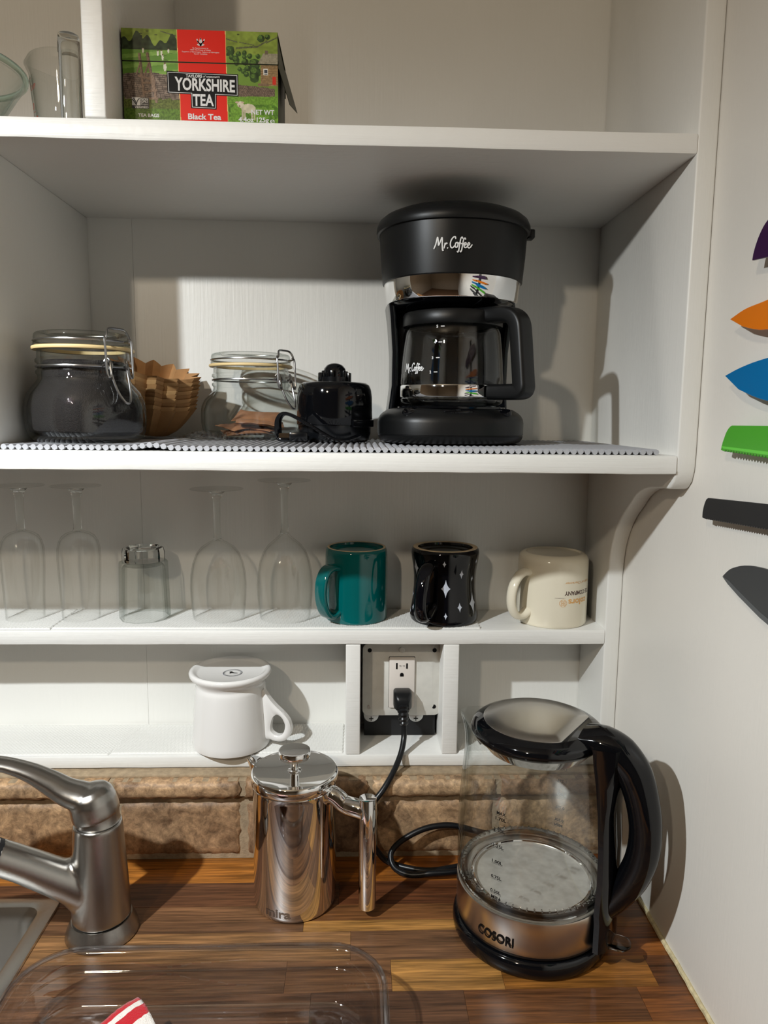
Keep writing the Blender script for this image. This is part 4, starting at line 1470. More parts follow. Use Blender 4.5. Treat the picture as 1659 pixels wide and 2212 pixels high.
flute_bowl = [(.0248, 0), (.0254, .015), (.0265, .040), (.0277, .065), (.0284, .085), (.0279, .098), (.0255, .108), (.0215, .115), (.0160, .1190), (.0095, .1213), (.0062, .1225)]
flute_stem = [(.0062, .1226), (.0053, .128), (.0050, .145), (.0055, .165), (.0065, .173), (.0085, .1775), (.0110, .1797)]
stemware('champagne_flute', 'upside-down champagne flute at the shelf end, cut by the picture edge', -.4580, .990, flute_bowl, .0011, flute_stem, .0330, .1845, 'upturned champagne flutes')
stemware('champagne_flute', 'upside-down champagne flute between the end flute and the tumbler', -.3815, .990, flute_bowl, .0011, flute_stem, .0330, .1845, 'upturned champagne flutes')
w1 = [(.0350, 0), (.0365, .012), (.0380, .030), (.0386, .046), (.0375, .062), (.0345, .078), (.0295, .091), (.0225, .100), (.0140, .1058), (.0080, .1090), (.0058, .1110)]
s1 = [(.0058, .1111), (.0048, .118), (.0046, .140), (.0052, .162), (.0062, .170), (.0085, .1745), (.0110, .1768)]
stemware('wine_glass', 'shorter upside-down wine glass beside the tumbler', -.1925, .9930, w1, .0010, s1, .0362, .1815, 'upturned wine glasses')
w2 = [(.0348, 0), (.0368, .015), (.0384, .034), (.0388, .048), (.0375, .065), (.0345, .081), (.0295, .094), (.0230, .1035), (.0160, .1095), (.0100, .1145), (.0062, .1190)]
s2 = [(.0062, .1191), (.0050, .127), (.0047, .150), (.0052, .176), (.0062, .183), (.0085, .1872), (.0110, .1893)]
stemware('wine_glass', 'taller upside-down wine glass beside the green mug', -.1000, .9930, w2, .0010, s2, .0365, .1940, 'upturned wine glasses')

tm = thing('tumbler', 'small upside-down faceted glass tumbler between flute and wine glass', 'glass', (-.2950, .9930, LZ), .2)
MB().lathe([(.0318, .0002), (.0343, 0), (.0345, .003), (.0325, .0780), (.0318, .0800), (.0285, .0802), (0, .0802), (0, .0745), (.0270, .0745), (.0290, .070), (.0316, .0010)], 10, closed=False).obj('faceted_wall', M['glass_jar'], tm, smooth=20)
MB().lathe([(0, .0806), (.0280, .0806), (.0285, .0830), (.0284, .0930), (.0270, .0985), (.0235, .0998), (.020, .0965), (0, .0955)], 10).obj('thick_base', M['glass_solid'], tm, smooth=25)


def mug_handle(mb, az, path, sec, sc=None):
    a = math.radians(az)
    u = Vector((math.sin(a), -math.cos(a), 0))
    p = spline(path, 6)
    s = None
    if sc:
        s = [tuple(np.interp(i / (len(p) - 1), np.linspace(0, 1, len(sc)), [q[k] for q in sc]) for k in (0, 1)) for i in range(len(p))]
    mb.sweep([tuple(u * r + Vector((0, 0, z))) for r, z in p], sec, s, up=Vector((math.cos(a), math.sin(a), 0)))
    return mb


# green mug
gm = thing('ceramic_mug', 'glossy dark teal mug standing upside down beside the wine glass', 'mug', (-.0003, .9935, LZ))
H = .1015
MB().lathe([(.0400, .0006), (.0418, 0), (.0432, .0012), (.0436, .006), (.0436, .070), (.0433, .090), (.0425, .0970), (.0412, H - .0012), (.0403, H - .0006), (.0378, H - .0008), (.0370, H - .004), (.0300, H - .0065), (0, H - .0070),
            (0, H - .011), (.036, H - .011), (.0395, H - .018), (.0400, .010)], 80, closed=True).obj('body', M['teal'], gm)
MB().lathe([(.0378, H - .0010), (.0404, H - .0010), (.0408, H - .0004), (.0400, H + .0001), (.0382, H), (.0376, H - .0006)], 80, closed=True).obj('foot_ring', M['raw_clay'], gm)
mug_handle(MB(), -42, [(.0405, .0760), (.0520, .0790), (.0620, .0745), (.0690, .0620), (.0705, .0440), (.0670, .0270), (.0590, .0150), (.0500, .0125), (.0405, .0165)], rrect(.0036, .0098, .0030, 3), [(1, 1.1), (1, 1), (1, .95), (1, 1), (1, 1.1)]).obj('handle', M['teal'], gm)

# black mug with stars
bm_ = thing('ceramic_mug', 'thick black diner mug with silver stars standing upside down', 'mug', (.1236, .9890, LZ))
bp = [(.0430, .0008), (.0460, 0), (.0476, .0020), (.0480, .0070), (.0468, .016), (.0446, .030), (.0432, .047), (.0432, .062), (.0446, .076), (.0466, .087), (.0474, .0945), (.0468, .1000), (.0450, .1022)]


def black_r(z):
    return float(np.interp(z, [p[1] for p in bp[2:]], [p[0] for p in bp[2:]]))


MB().lathe(bp + [(.0385, .1020), (.0375, .0985), (.030, .0945), (0, .0940), (0, .088), (.034, .088), (.037, .078), (.0365, .05), (.0385, .014)], 80, closed=True).obj('body', M['black_glaze'], bm_)
MB().lathe([(.0384, .1016), (.0448, .1020), (.0446, .1027), (.0420, .1031), (.0390, .1028), (.0382, .1022)], 80, closed=True).obj('foot_ring', M['raw_clay'], bm_)
mug_handle(MB(), -30, [(.0400, .0800), (.0520, .0845), (.0640, .0800), (.0740, .0660), (.0800, .0470), (.0805, .0310), (.0750, .0190), (.0640, .0160), (.0530, .0215), (.0420, .0270)], ell(.0055, .0092, 14), [(1, 1), (1, 1), (1, .95), (1.1, 1), (1.1, 1.05)]).obj('handle', M['black_glaze'], bm_)
STAR_INK = simple('silver_star_ink', srgb(196, 202, 214), 0.35)


def star(az, z, h, w):
    pts = []
    for k in range(4):
        a = math.pi / 2 * k
        tip = (w / 2 if k % 2 == 0 else h / 2)
        nxt = (h / 2 if k % 2 == 0 else w / 2)
        c, s_ = math.cos(a), math.sin(a)
        c2, s2_ = math.cos(a + math.pi / 2), math.sin(a + math.pi / 2)
        p0, p1 = np.array([c * tip, s_ * tip]), np.array([c2 * nxt, s2_ * nxt])
        mid = (p0 + p1) * .24
        for q in range(6):
            t = q / 6
            pts.append(tuple((1 - t) ** 2 * p0 + 2 * t * (1 - t) * mid + t * t * p1))
    v = [(0, 0)] + pts
    n = len(pts)
    f = [(0, 1 + i, 1 + (i + 1) % n) for i in range(n)]
    R0 = black_r(z)
    st = MB()
    st.mapped(v, f, lambda u, q: (lambda a, r: (r * math.sin(a), -r * math.cos(a), z + q))(math.radians(az) + u / R0, black_r(z + q) + .0003))
    st.obj('star', STAR_INK, bm_, smooth=0)


for zx, zy, h, w in ((845, 970, 340, 172), (812, 488, 120, 66), (1125, 695, 175, 88), (1100, 1335, 185, 96), (852, 1490, 130, 68), (1340, 1300, 420, 190), (1335, 820, 125, 66), (1372, 490, 118, 66), (318, 630, 320, 150), (290, 1430, 115, 80), (245, 1190, 150, 90)):
    az = math.degrees(math.asin(max(-.985, min(.985, (zx - 842) / 592))))
    star(az - 5.0, .1010 * (1690 - zy) / 1400 * .985 + .001, h * .0000735, w * .0000735)
for az in (130, 170, 215, 255):
    star(az, .05 + .02 * math.sin(az), .018, .010)
    star(az + 18, .025 + .015 * math.cos(az), .010, .006)

# cream mug
cmg = thing('ceramic_mug', 'cream coffee mug with printed lettering standing upside down by the side panel', 'mug', (.2765, .9890, ZL + .0003))
R_ = .0485
H = .0985
MB().lathe([(.0455, .0006), (.0470, 0), (.0482, .0012), (R_, .004), (R_, .085), (.0480, .0910), (.0455, .0955), (.0420, .0978), (.0400, H), (.0380, H), (.0365, H - .002), (0, H - .0024), (0, H - .007), (.040, H - .007), (.0448, H - .014), (.0452, .01)], 80, closed=True).obj('body', M['cream_glaze'], cmg)
mug_handle(MB(), -60, [(.0450, .0735), (.0560, .0745), (.0660, .0680), (.0735, .0560), (.0765, .0410), (.0745, .0270), (.0670, .0160), (.0560, .0140), (.0450, .0195)], ell(.0052, .0078, 14), [(1.1, 1.2), (1, 1), (1, 1), (1, 1), (1.15, 1.2)]).obj('handle', M['cream_glaze'], cmg)
tx = MB()
v, f = text2('TLE COMPANY', .0056, width=.0485, bold=.00012)
tx.mapped(v, f, cyl_map(0, 0, R_, 33.5, .0495, flip=-1))
for u0, u1 in ((-.0270, .0205), (.0215, .0345)):
    v, f = ribbon([(u0, 0), (0.5 * (u0 + u1), 0), (u1, 0)], .0004)
    tx.mapped(v, f, cyl_map(0, 0, R_, 30, .0432, flip=-1))
tx.obj('lettering', M['brown_ink'], cmg, smooth=0)
tx = MB()
v, f = text2('colors', .0085, width=.0345, bold=.0001)
tx.mapped(v, f, cyl_map(0, 0, R_, 32, .0370, flip=-1))
v, f = text2('Craft of Character', .0034, width=.0475, italic=.25)
tx.mapped(v, f, cyl_map(0, 0, R_, 33, .0635, flip=-1))
tx.obj('lettering', M['orange_ink'], cmg, smooth=0)
tx = MB()
circ = [(.0028 * math.cos(2 * math.pi * k / 20), .0028 * math.sin(2 * math.pi * k / 20)) for k in range(21)]
for cx_, cy_ in ((0, 0), (.0022, 0), (-.0022, 0), (0, .0022), (0, -.0022)):
    v, f = ribbon([(a + cx_, b + cy_) for a, b in circ], .00035)
    tx.mapped(v, f, cyl_map(0, 0, R_, 3, .0360, flip=-1))
v, f = ribbon([(1.85 * a, 1.85 * b) for a, b in circ], .0003)
tx.mapped(v, f, cyl_map(0, 0, R_, 3, .0360, flip=-1))
tx.obj('emblem', M['orange_ink'], cmg, smooth=0)

# ================================================================== on the ledge
wm = thing('ceramic_mug', 'white mug with flared foot standing upside down on the ledge', 'mug', (-.1752, .9765, ZG + MATZ - .0002))
MB().lathe([(.0500, .0010), (.0520, 0), (.0536, .0012), (.0542, .0050), (.0536, .0120), (.0528, .020), (.0510, .050), (.0490, .0740), (.0485, .0810), (.0478, .0850), (.0468, .0868), (.0466, .0890), (.0478, .0925), (.0510, .0960), (.0545, .0990), (.0562, .1020), (.0566, .1045), (.0556, .1066),
            (.0530, .1078), (.0500, .1070), (.0470, .1042), (.0440, .1030), (0, .1026), (0, .097), (.043, .096), (.0445, .088), (.0455, .070), (.0485, .02)], 88, closed=True).obj('body', M['white_glaze'], wm)
# ear-shaped handle with an oval hole
az = math.radians(75)
hu, hn = Vector((math.sin(az), -math.cos(az), 0)), Vector((math.cos(az), math.sin(az), 0))
outer = spline([(.0455, .0865), (.0520, .0800), (.0600, .0690), (.0690, .0600), (.0790, .0515), (.0870, .0420), (.0900, .0310), (.0880, .0200), (.0800, .0120), (.0690, .0100), (.0590, .0120), (.0490, .0150), (.0490, .040), (.0475, .065)], 5, True)
hole = spline([(.0600, .0270), (.0625, .0410), (.0690, .0485), (.0765, .0450), (.0815, .0345), (.0790, .0235), (.0720, .0185), (.0640, .0205)], 6, True)


def resample(loop, n, c):
    a = np.array(loop)
    ang = np.unwrap(np.arctan2(a[:, 1] - c[1], a[:, 0] - c[0]))
    res = []
    for k in range(n):
        th = 2 * math.pi * k / n
        best = None
        for i in range(len(a)):
            p, q = a[i], a[(i + 1) % len(a)]
            d = np.array([math.cos(th), math.sin(th)])
            e = q - p
            den = d[0] * e[1] - d[1] * e[0]
            if abs(den) < 1e-12:
                continue
            w_ = p - np.array(c)
            t = (w_[0] * e[1] - w_[1] * e[0]) / den
            s_ = (w_[0] * d[1] - w_[1] * d[0]) / den
            if t > 0 and -1e-9 <= s_ <= 1 + 1e-9 and (best is None or t > best):
                best = t
        res.append((c[0] + best * math.cos(th), c[1] + best * math.sin(th)))
    return res


cc_ = (.0705, .0330)
NO = 64
lo_o, lo_i = resample(outer, NO, cc_), resample(hole, NO, cc_)
rings_ = []
for k in range(12):
    a = 2 * math.pi * k / 12
    f_ = .5 - .5 * math.cos(a)
    f_ = min(1, max(0, (f_ - .5) * 1.12 + .5))
    th = .0062 * math.copysign(abs(math.sin(a)) ** .55, math.sin(a))
    rings_.append([tuple(hu * (o_[0] * (1 - f_) + i_[0] * f_) + hn * th + Vector((0, 0, o_[1] * (1 - f_) + i_[1] * f_))) for o_, i_ in zip(lo_o, lo_i)])
rings_.append(rings_[0])
loft(MB(), rings_).obj('handle', M['white_glaze'], wm, weld=True)
lg = MB()
cx_ = [(math.cos(2 * math.pi * k / 40), math.sin(2 * math.pi * k / 40)) for k in range(41)]
fn = plane_map((.004, -.006, .1034), (1, 0, 0), (0, 1, 0))
for r, w in ((.0128, .0008), (.0112, .0004)):
    v, f = ribbon([(r * a, r * b) for a, b in cx_], w)
    lg.mapped(v, f, fn)
lg.obj('logo_ring', M['navy_ink'], wm, smooth=0)
bd_ = MB()
pl_ = [(-.0050, .0040), (-.0020, .0052), (-.0002, .0030), (.0020, .0012), (.0070, -.0004), (.0068, -.0016), (.0020, -.0012), (-.0015, -.0002), (-.0030, -.0020), (-.0044, -.0022), (-.0036, .0004), (-.0046, .0022)]
bd_.add([fn(a, b) for a, b in pl_], [tuple(range(len(pl_)))])
bd_.obj('bird_mark', M['black_ink'], wm, smooth=0)

# ------------------------------------------------------------------ outlet between the battens
ox, oz = .0652, .2264
ol = thing('wall_outlet', 'painted steel outlet plate with white receptacle between two battens', 'outlet', (ox, .985, oz))
MB().box(-.0530, .0500, .0130, .0540, -.0880, .0540).obj('back_box', M['dark'], ol)


def yloop(loop, y):
    return [(a, y, b) for a, b in loop]


loft(MB(), [yloop(rrect(.0558, .0530, .009, 5), .0045), yloop(rrect(.0558, .0530, .009, 5), .0012), yloop(rrect(.0548, .0520, .009, 5), .0002), yloop(rrect(.0470, .0470, .012, 5), -.0002), yloop(rrect(.0440, .0440, .010, 5), -.0022)], True, True).obj('cover_plate', M['plate'], ol)
MB().box(-.0192, .0188, -.0027, .0030, -.0405, .0360).obj('device_gap', M['dark'], ol, bevel=.0015)
rc = MB().box(-.0183, .0180, -.0062, .0030, -.0392, .0350).obj('receptacle', M['outlet'], ol, bevel=.0016)
for zc in (.0105,):
    for x0, hgt in ((-.0078, .0090), (.0066, .0078)):
        MB().box(x0 - .0011, x0 + .0011, -.0066, -.0050, zc + .0125 - hgt / 2, zc + .0125 + hgt / 2).obj('slot', M['black_ink'], rc)
    g_ = MB()
    gp = [(.0026 * math.cos(a), .0026 * math.sin(a)) for a in np.linspace(0, math.pi, 9)] + [(-.0026, -.0028), (.0026, -.0028)]
    g_.prism([(a - .0005, b + zc) for a, b in gp], -.0066, -.0050, 'y')
    g_.obj('ground_slot', M['black_ink'], rc)
    t_ = MB()
    for dx in (-.0028, .0022):
        v, f = text2('TR', .0024, cx=dx, width=.0034)
        t_.mapped(v, f, lambda a, b: (a, -.0064, b + zc + .0125))
    t_.obj('lettering', M['grey_ink'], rc, smooth=0)
for x, z in ((-.0460, .0440), (.0460, .0440), (-.0465, -.0400), (.0465, -.0395)):
    MB().cyl((x, .0005, z), (x, -.0008, z), .0030, 16).obj('screw_hole', M['black_ink'] if x * z < 0 or z > 0 and x > 0 else M['zinc'], ol)
MB().cyl((-.0005, .000, .0450), (-.0005, -.0032, .0450), .0042, 20, bev=.0008).obj('screw', M['plate'], ol)
for x in (-.0430, .0215):
    c_ = MB().cyl((x, .0130, -.0545), (x, .0055, -.0545), .0110, 24, bev=.0015).obj('cable_clamp', M['zinc'], ol)
    q = MB()
    q.box(x - .0032, x + .0032, .0050, .0056, -.0606, -.0594)
    q.box(x - .0006, x + .0006, .0050, .0056, -.0632, -.0568)
    q.obj('screw_cross', M['dark'], c_)


# ================================================================== on the counter
# ------------------------------------------------------------------ french press
FPX, FPY = -.0743, .8368
fp = thing('french_press', 'polished steel french press with bar handle on the counter', 'french press', (FPX, FPY, .0002))
MB().lathe([(0, .0015), (.046, .0012), (.0490, .0005), (.0503, .0020), (.0508, .006), (.0508, .1480), (.0512, .1520), (.0516, .1545), (.0505, .1560), (.0490, .1560), (0, .1555)], 128).obj('body', M['steel'], fp)
MB().lathe([(.0480, .1560), (.0520, .1560), (.0530, .1575), (.0530, .1660), (.0522, .1688), (.0508, .1700), (.0495, .1695), (.047, .1680), (.006, .1680), (0, .1680)], 128).obj('lid', M['chrome'], fp)
MB().lathe([(.0085, .1680), (.0080, .1690), (.0050, .1700), (.0047, .1800), (.0060, .1830), (.0100, .1848), (.0180, .1850), (.0192, .1858), (.0194, .1870), (.0194, .1935), (.0188, .1946), (.0170, .1950), (0, .1952)], 64).obj('plunger_knob', M['chrome'], fp)
a = math.radians(67)
hu, hn = Vector((math.sin(a), -math.cos(a), 0)), Vector((math.cos(a), math.sin(a), 0))
pth = spline([(.0465, .1475), (.0530, .1462), (.0590, .1430), (.0640, .1392), (.0690, .1370), (.0730, .1362)], 6)
MB().tube([tuple(hu * r + Vector((0, 0, z))) for r, z in pth], .0106, 28).obj('elbow', M['chrome'], fp)
MB().cyl(tuple(hu * .0690 + Vector((0, 0, .1368))), tuple(hu * .0930 + Vector((0, 0, .1350))), .0112, 36, bev=.0008).obj('stub', M['chrome'], fp)
MB().cyl(tuple(hu * .0968 + Vector((0, 0, .0130))), tuple(hu * .0968 + Vector((0, 0, .1525))), .0104, 48, bev=.0010).obj('bar_handle', M['chrome'], fp)
sp = MB()
b = math.radians(67 + 180)
su, sn = Vector((math.sin(b), -math.cos(b), 0)), Vector((math.cos(b), math.sin(b), 0))
lo_ = []
for r, w, zl, zh in ((.0470, .0130, .1480, .1690), (.0540, .0110, .1500, .1700), (.0600, .0080, .1590, .1725), (.0645, .0050, .1670, .1740)):
    lp = []
    for k in range(13):
        t = math.pi * k / 12
        lp.append(tuple(su * r + sn * (w * math.cos(t)) + Vector((0, 0, zh - (zh - zl) * math.sin(t)))))
    for k in range(12, -1, -1):
        t = math.pi * k / 12
        lp.append(tuple(su * (r - .0004) + sn * ((w - .001) * math.cos(t)) + Vector((0, 0, zh + .0002 - (zh - zl - .0012) * math.sin(t)))))
    lo_.append(lp)
loft(sp, lo_, True, True).obj('spout', M['chrome'], fp)
tx = MB()
v, f = text2('mira', .0105, width=.0330, bold=.0004)
tx.mapped(v, f, cyl_map(0, 0, .0508, -20, .0125, off=.0002))
tx.obj('lettering', M['etched'], fp, smooth=0)

# ------------------------------------------------------------------ kettle
KX, KY = .2080, .7810
kb = thing('kettle_base', 'round black kettle power base with its cord and plug', 'kettle base', (KX, KY, .0002))
MB().lathe([(0, .0010), (.084, .0008), (.0885, .0012), (.0905, .0040), (.0910, .0100), (.0900, .0155), (.0880, .0185), (.0855, .0195), (0, .0200)], 112).obj('base_disc', M['blk_gloss'], kb)
kt = thing('electric_kettle', 'glass electric kettle with black handle and steel lid on its base', 'kettle', (KX, KY, .0206))
AZK = 52
a = math.radians(AZK)
ku, kn = Vector((math.sin(a), -math.cos(a), 0)), Vector((math.cos(a), math.sin(a), 0))
K0 = .0206
MB().lathe([(0, .0005), (.0840, .0005), (.0858, .0015), (.0862, .0040), (.084, .0042), (0, .0042)], 112).obj('lower_ring', M['blk_satin'], kt)
MB().lathe([(.080, .0042), (.0862, .0042), (.0866, .0048), (.0872, .0420), (.0868, .0440), (.0850, .0448), (.080, .0448)], 128, closed=True).obj('steel_band', M['band'], kt)
# heater plate and the clear collar round it
MB().lathe([(0, .0400), (.0640, .0400), (.0665, .0410), (.0670, .0430), (.0690, .0436), (.0700, .0425), (.0700, .036), (0, .036)], 96).obj('heater_plate', M['limescale'], kt)
MB().tube(ring_path(.0685, .0440, 96), .0022, 8, True).obj('inner_seal', M['chrome'], kt)
cl = MB().lathe([(.0705, .0400), (.0800, .0400), (.0852, .0450), (.0856, .0510), (.0840, .0540), (.0805, .0548), (.0770, .0530), (.0735, .0480), (.0712, .0450)], 112, closed=True)
cl.obj('clear_collar', M['glass_solid'], kt)
tb_ = MB()
for k in range(64):
    aa = 2 * math.pi * k / 64
    c_ = Vector((.0800 * math.cos(aa), .0800 * math.sin(aa), .0552))
    tb_.tube([c_ - Vector((math.cos(aa), math.sin(aa), 0)) * .0022, c_ + Vector((math.cos(aa), math.sin(aa), 0)) * .0022], .0011, 5)
tb_.obj('collar_teeth', M['glass_solid'], kt)
gz = [(.0858, .0445), (.0866, .0560), (.0874, .080), (.0874, .105), (.0868, .130), (.0852, .155), (.0832, .178), (.0806, .200), (.0780, .2150), (.0765, .2230)]


def kr(z):
    return float(np.interp(z, [q[1] for q in gz], [q[0] for q in gz]))


def lipped(r, z, aa):
    """pull a pouring lip out of the rim opposite the handle"""
    d = aa - (math.radians(AZK) + math.pi)
    d = (d + math.pi) % (2 * math.pi) - math.pi
    k = max(0.0, (z - .170) / .053) ** 2.0
    return r + .0215 * k * math.exp(-(d / .30) ** 2), z + .0010 * k * math.exp(-(d / .28) ** 2)


gl = MB()
prof = gz + [(r - .0022, z) for r, z in gz[::-1]]
gl.lathe(prof, 144)
nv = []
for x, y, z in gl.v:
    aa = math.atan2(x, -y)
    r = math.hypot(x, y)
    r2, z2 = lipped(r, z, aa)
    nv.append((r2 * math.sin(aa), -r2 * math.cos(aa), z2))
gl.v = nv
gl_o = gl.obj('glass_jug', M['glass'], kt)
# lid
MB().lathe([(0, .2140), (.060, .2140), (.0690, .2165), (.0725, .2190), (.0748, .2225), (.0752, .2262), (.0735, .2300), (.0690, .2335), (.0610, .2362), (.0600, .2358), (0, .2358)], 112).obj('lid', M['blk_gloss'], kt)
ld = MB()
vs = []
R0 = .0612
seg = 96
ringp = []
for k in range(seg):
    t = 2 * math.pi * k / seg
    p = ku * (R0 * math.cos(t)) + kn * (R0 * math.sin(t))
    d = R0 * math.cos(t)
    if d > .0455:
        p = p - ku * (d - .0455)
    ringp.append(p)
for h, s_ in ((.2350, 1.0), (.2368, 1.0), (.2374, .985), (.2388, .70), (.2394, .35)):
    vs.append([(p.x * s_, p.y * s_, h) for p in ringp])
loft(ld, vs, True, True).obj('lid_inlay', M['lidsteel'], kt)
# metal strainer collar under the lid
MB().lathe([(.0560, .2040), (.0570, .2032), (.0578, .2040), (.0690, .2170), (.0680, .2175)], 80, closed=True).obj('lid_skirt', M['steel'], kt)
fs_ = MB()
s2_, n2_ = -ku, -kn
pl3 = [s2_ * .0690 + n2_ * w + Vector((0, 0, z)) for w, z in ((-.016, .2140), (.016, .2140), (.014, .1960), (.007, .1880), (-.007, .1880), (-.014, .1960))]
pl4 = [p - s2_ * .0008 for p in pl3]
fs_.add([tuple(p) for p in pl3 + pl4], [(0, 1, 2, 3, 4, 5), (11, 10, 9, 8, 7, 6)] + [(i, (i + 1) % 6, 6 + (i + 1) % 6, 6 + i) for i in range(6)])
fs_.obj('spout_filter', M['zinc'], kt)
# handle: mounting spine down the jug, then the big loop
spn = MB()
zs = [.0010, .0350, .0450, .0800, .1200, .1600, .1900, .2150, .2330]
lo_ = []
for z in zs:
    r = kr(max(z, .045)) if z > .043 else .0868
    w = float(np.interp(z, [0, .1, .2, .235], [.0270, .0260, .0280, .0300]))
    e = float(np.interp(z, [0, .05, .17, .21, .235], [1, 1, 1, 1.9, 2.2]))
    sec = [(-.0010, -w), (.0050, -w), (.0100 * e, -w * .78), (.0120 * e, -w * .4), (.0120 * e, w * .4), (.0100 * e, w * .78), (.0050, w), (-.0010, w)]
    lo_.append([tuple(ku * (r + p) + kn * q + Vector((0, 0, z))) for p, q in sec])
loft(spn, lo_, True, True).obj('spine', M['blk_gloss'], kt)
hp = [(.0560, .2330), (.0760, .2310), (.0950, .2230), (.1110, .2050), (.1215, .1770), (.1265, .1470), (.1250, .1160), (.1155, .0860), (.1010, .0600), (.0880, .0400)]
hs = [(.62, 1.40), (.95, 1.35), (1.12, 1.18), (1.10, 1.02), (1.0, .95), (.95, .92), (.95, .92), (.92, .9), (.85, .9), (.72, .9)]
pp = spline(hp, 7)
ss = [tuple(np.interp(i / (len(pp) - 1), np.linspace(0, 1, len(hs)), [q[k] for q in hs]) for k in (0, 1)) for i in range(len(pp))]
MB().sweep([tuple(ku * r + Vector((0, 0, z))) for r, z in pp], ell(.0180, .0165, 24), ss, up=kn).obj('handle', M['blk_gloss'], kt)
# chrome hinge line between lid and handle
MB().tube([tuple(ku * (.0745 + .0010 * math.cos(t)) + kn * (.0165 * math.sin(t)) + Vector((0, 0, .2330 + .0085 * math.cos(t)))) for t in np.linspace(-.7, .7, 12)], .0009, 6).obj('hinge_line', M['chrome'], kt)
sw = MB().lathe([(0, -.004), (1, -.004), (1, .0035), (.95, .0052), (.8, .0062), (0, .0066)], 40, n=2.6, sx=.0165, sy=.0072).obj('lid_button', M['blk_satin'], kt)
sw.location = ku * .1085 + Vector((0, 0, .2225))
sw.rotation_euler = Matrix((ku * .74 + Vector((0, 0, -.67)), kn, (ku * .67 + Vector((0, 0, .74))))).transposed().to_euler()
tp = [(.0, -.0105), (.018, -.0125), (.027, -.0095), (.0310, 0), (.027, .0095), (.018, .0125), (0, .0105)]
tab = MB()
lo_ = []
for h in (0.0, .0030):
    lo_.append([tuple(ku * (.0880 + p) + kn * q + Vector((0, 0, .0015 + h + p * .10))) for p, q in spline(tp, 4)])
loft(tab, lo_, True, True).obj('switch_tab', M['glass_solid'], kt, bevel=.0005)
# lettering
tx = MB()
v, f = text2('COSORI', .0100, width=.0440, bold=.00025)
tx.mapped(v, f, cyl_map(0, 0, .0872, -39.5, .0170, off=.0003))
tx.obj('lettering', M['black_ink'], kt, smooth=0)
for side in (0, 1):
    tx = MB()
    for w, z, under, azm in (('MAX', .1597, 1, -38.2), ('1.70L', .1535, 0, -38.2), ('1.50L', .1410, 1, -38.6), ('1.25L', .1230, 1, -38.8), ('1.00L', .1050, 1, -39.2), ('0.75L', .0870, 1, -39.6), ('0.50L', .0700, 1, -39.9), ('MIN', .0630, 0, -39.9)):
        azm = azm if side == 0 else AZK * 2 - azm
        fn = cyl_map(0, 0, lambda v_, z=z: kr(z), azm, z, off=.0003)
        v, f = text2(w, .0036, width=(.0125 if 'L' in w else .0105), bold=.00015)
        tx.mapped(v, f, fn)
        if under:
            v, f = ribbon([(-.0065, -.0030), (.0065, -.0030)], .0004)
            tx.mapped(v, f, fn)
    tx.obj('level_marks', M['black_ink'], gl_o, smooth=0)

# cord: plug in the outlet, down behind the press, coiled behind the kettle, into the base
px, pz = .0655, .2050
plg = MB()
lo_ = []
for y, w, h, dz in ((.9785, .0125, .0120, 0), (.9700, .0130, .0125, 0), (.9620, .0125, .0120, -.001), (.9560, .0100, .0100, -.003), (.9530, .0080, .0080, -.005)):
    lo_.append([(px + p - KX, y - KY, pz + q + dz) for p, q in rrect(w, h, .0042, 4)])
loft(plg, lo_, True, True)
pg = plg.obj('plug', M['blk_cord'], kb)
path = spline([(px, .9580, .1990), (px + .0005, .9520, .1880), (px + .0010, .9490, .1750)], 5)
sr = MB()
rr = [1 + (.12 if i % 2 else -.05) - .35 * i / len(path) for i in range(len(path))]
sr.tube([(x - KX, y - KY, z) for x, y, z in path], .0082, 14, radii=rr)
sr.obj('strain_relief', M['blk_cord'], pg)
cp = [(px + .0008, .9500, .1820), (px + .0014, .9460, .1620), (.0640, .9360, .1480), (.0585, .9250, .1360), (.0480, .9080, .1220), (.0360, .8960, .1080), (.0230, .8900, .0930), (.0140, .8900, .0720), (.0180, .8930, .0460), (.0320, .8970, .0180), (.0450, .8960, .0060),
      (.0700, .8850, .0042), (.1000, .8790, .0042), (.1350, .8860, .0044), (.1750, .8960, .0048), (.2200, .9000, .0120), (.2450, .9020, .0300), (.2280, .9020, .0440), (.1960, .9010, .0400), (.1700, .9010, .0440), (.1300, .9010, .0545), (.0950, .8990, .0520), (.0640, .8940, .0390), (.0480, .8880, .0240), (.0520, .8760, .0110), (.0720, .8680, .0062),
      (.1000, .8640, .0105), (.1300, .8660, .0110), (.1700, .8740, .0100), (.2080, .8690, .0090)]
MB().tube([(x - KX, y - KY, z) for x, y, z in spline(cp, 7)], .0039, 12).obj('cord', M['blk_cord'], kb)

# ------------------------------------------------------------------ faucet
FX, FY = -.2940, .7820
fc = thing('kitchen_faucet', 'brushed nickel single-lever kitchen faucet beside the sink', 'faucet', (FX, FY, .0))
MB().lathe([(0, .0003), (.0395, .0003), (.0408, .0012), (.0405, .0035), (.0385, .0095), (.0350, .0165), (.0335, .0200), (0, .0205)], 80).obj('base_flange', M['nickel'], fc)
sd = Vector((-.92, -.39, 0)).normalized()


def at_s(d, z):
    return tuple(sd * d + Vector((0, 0, z)))


bd = MB()
bd.lathe([(0, .0205), (.0325, .0205), (.0328, .0230), (.0318, .045), (.0300, .080), (.0282, .110), (.0270, .1330), (.0266, .1360), (.0255, .1370), (0, .1370)], 64)
o1 = bd
sp_path = spline([at_s(-.004, .046), at_s(.020, .062), at_s(.048, .082), at_s(.078, .104), at_s(.105, .122)], 6)
o1.tube(sp_path, 1.0, 28, radii=list(np.interp(np.linspace(0, 1, len(sp_path)), [0, .25, .5, .75, 1], [.026, .0235, .0205, .0188, .0184])))
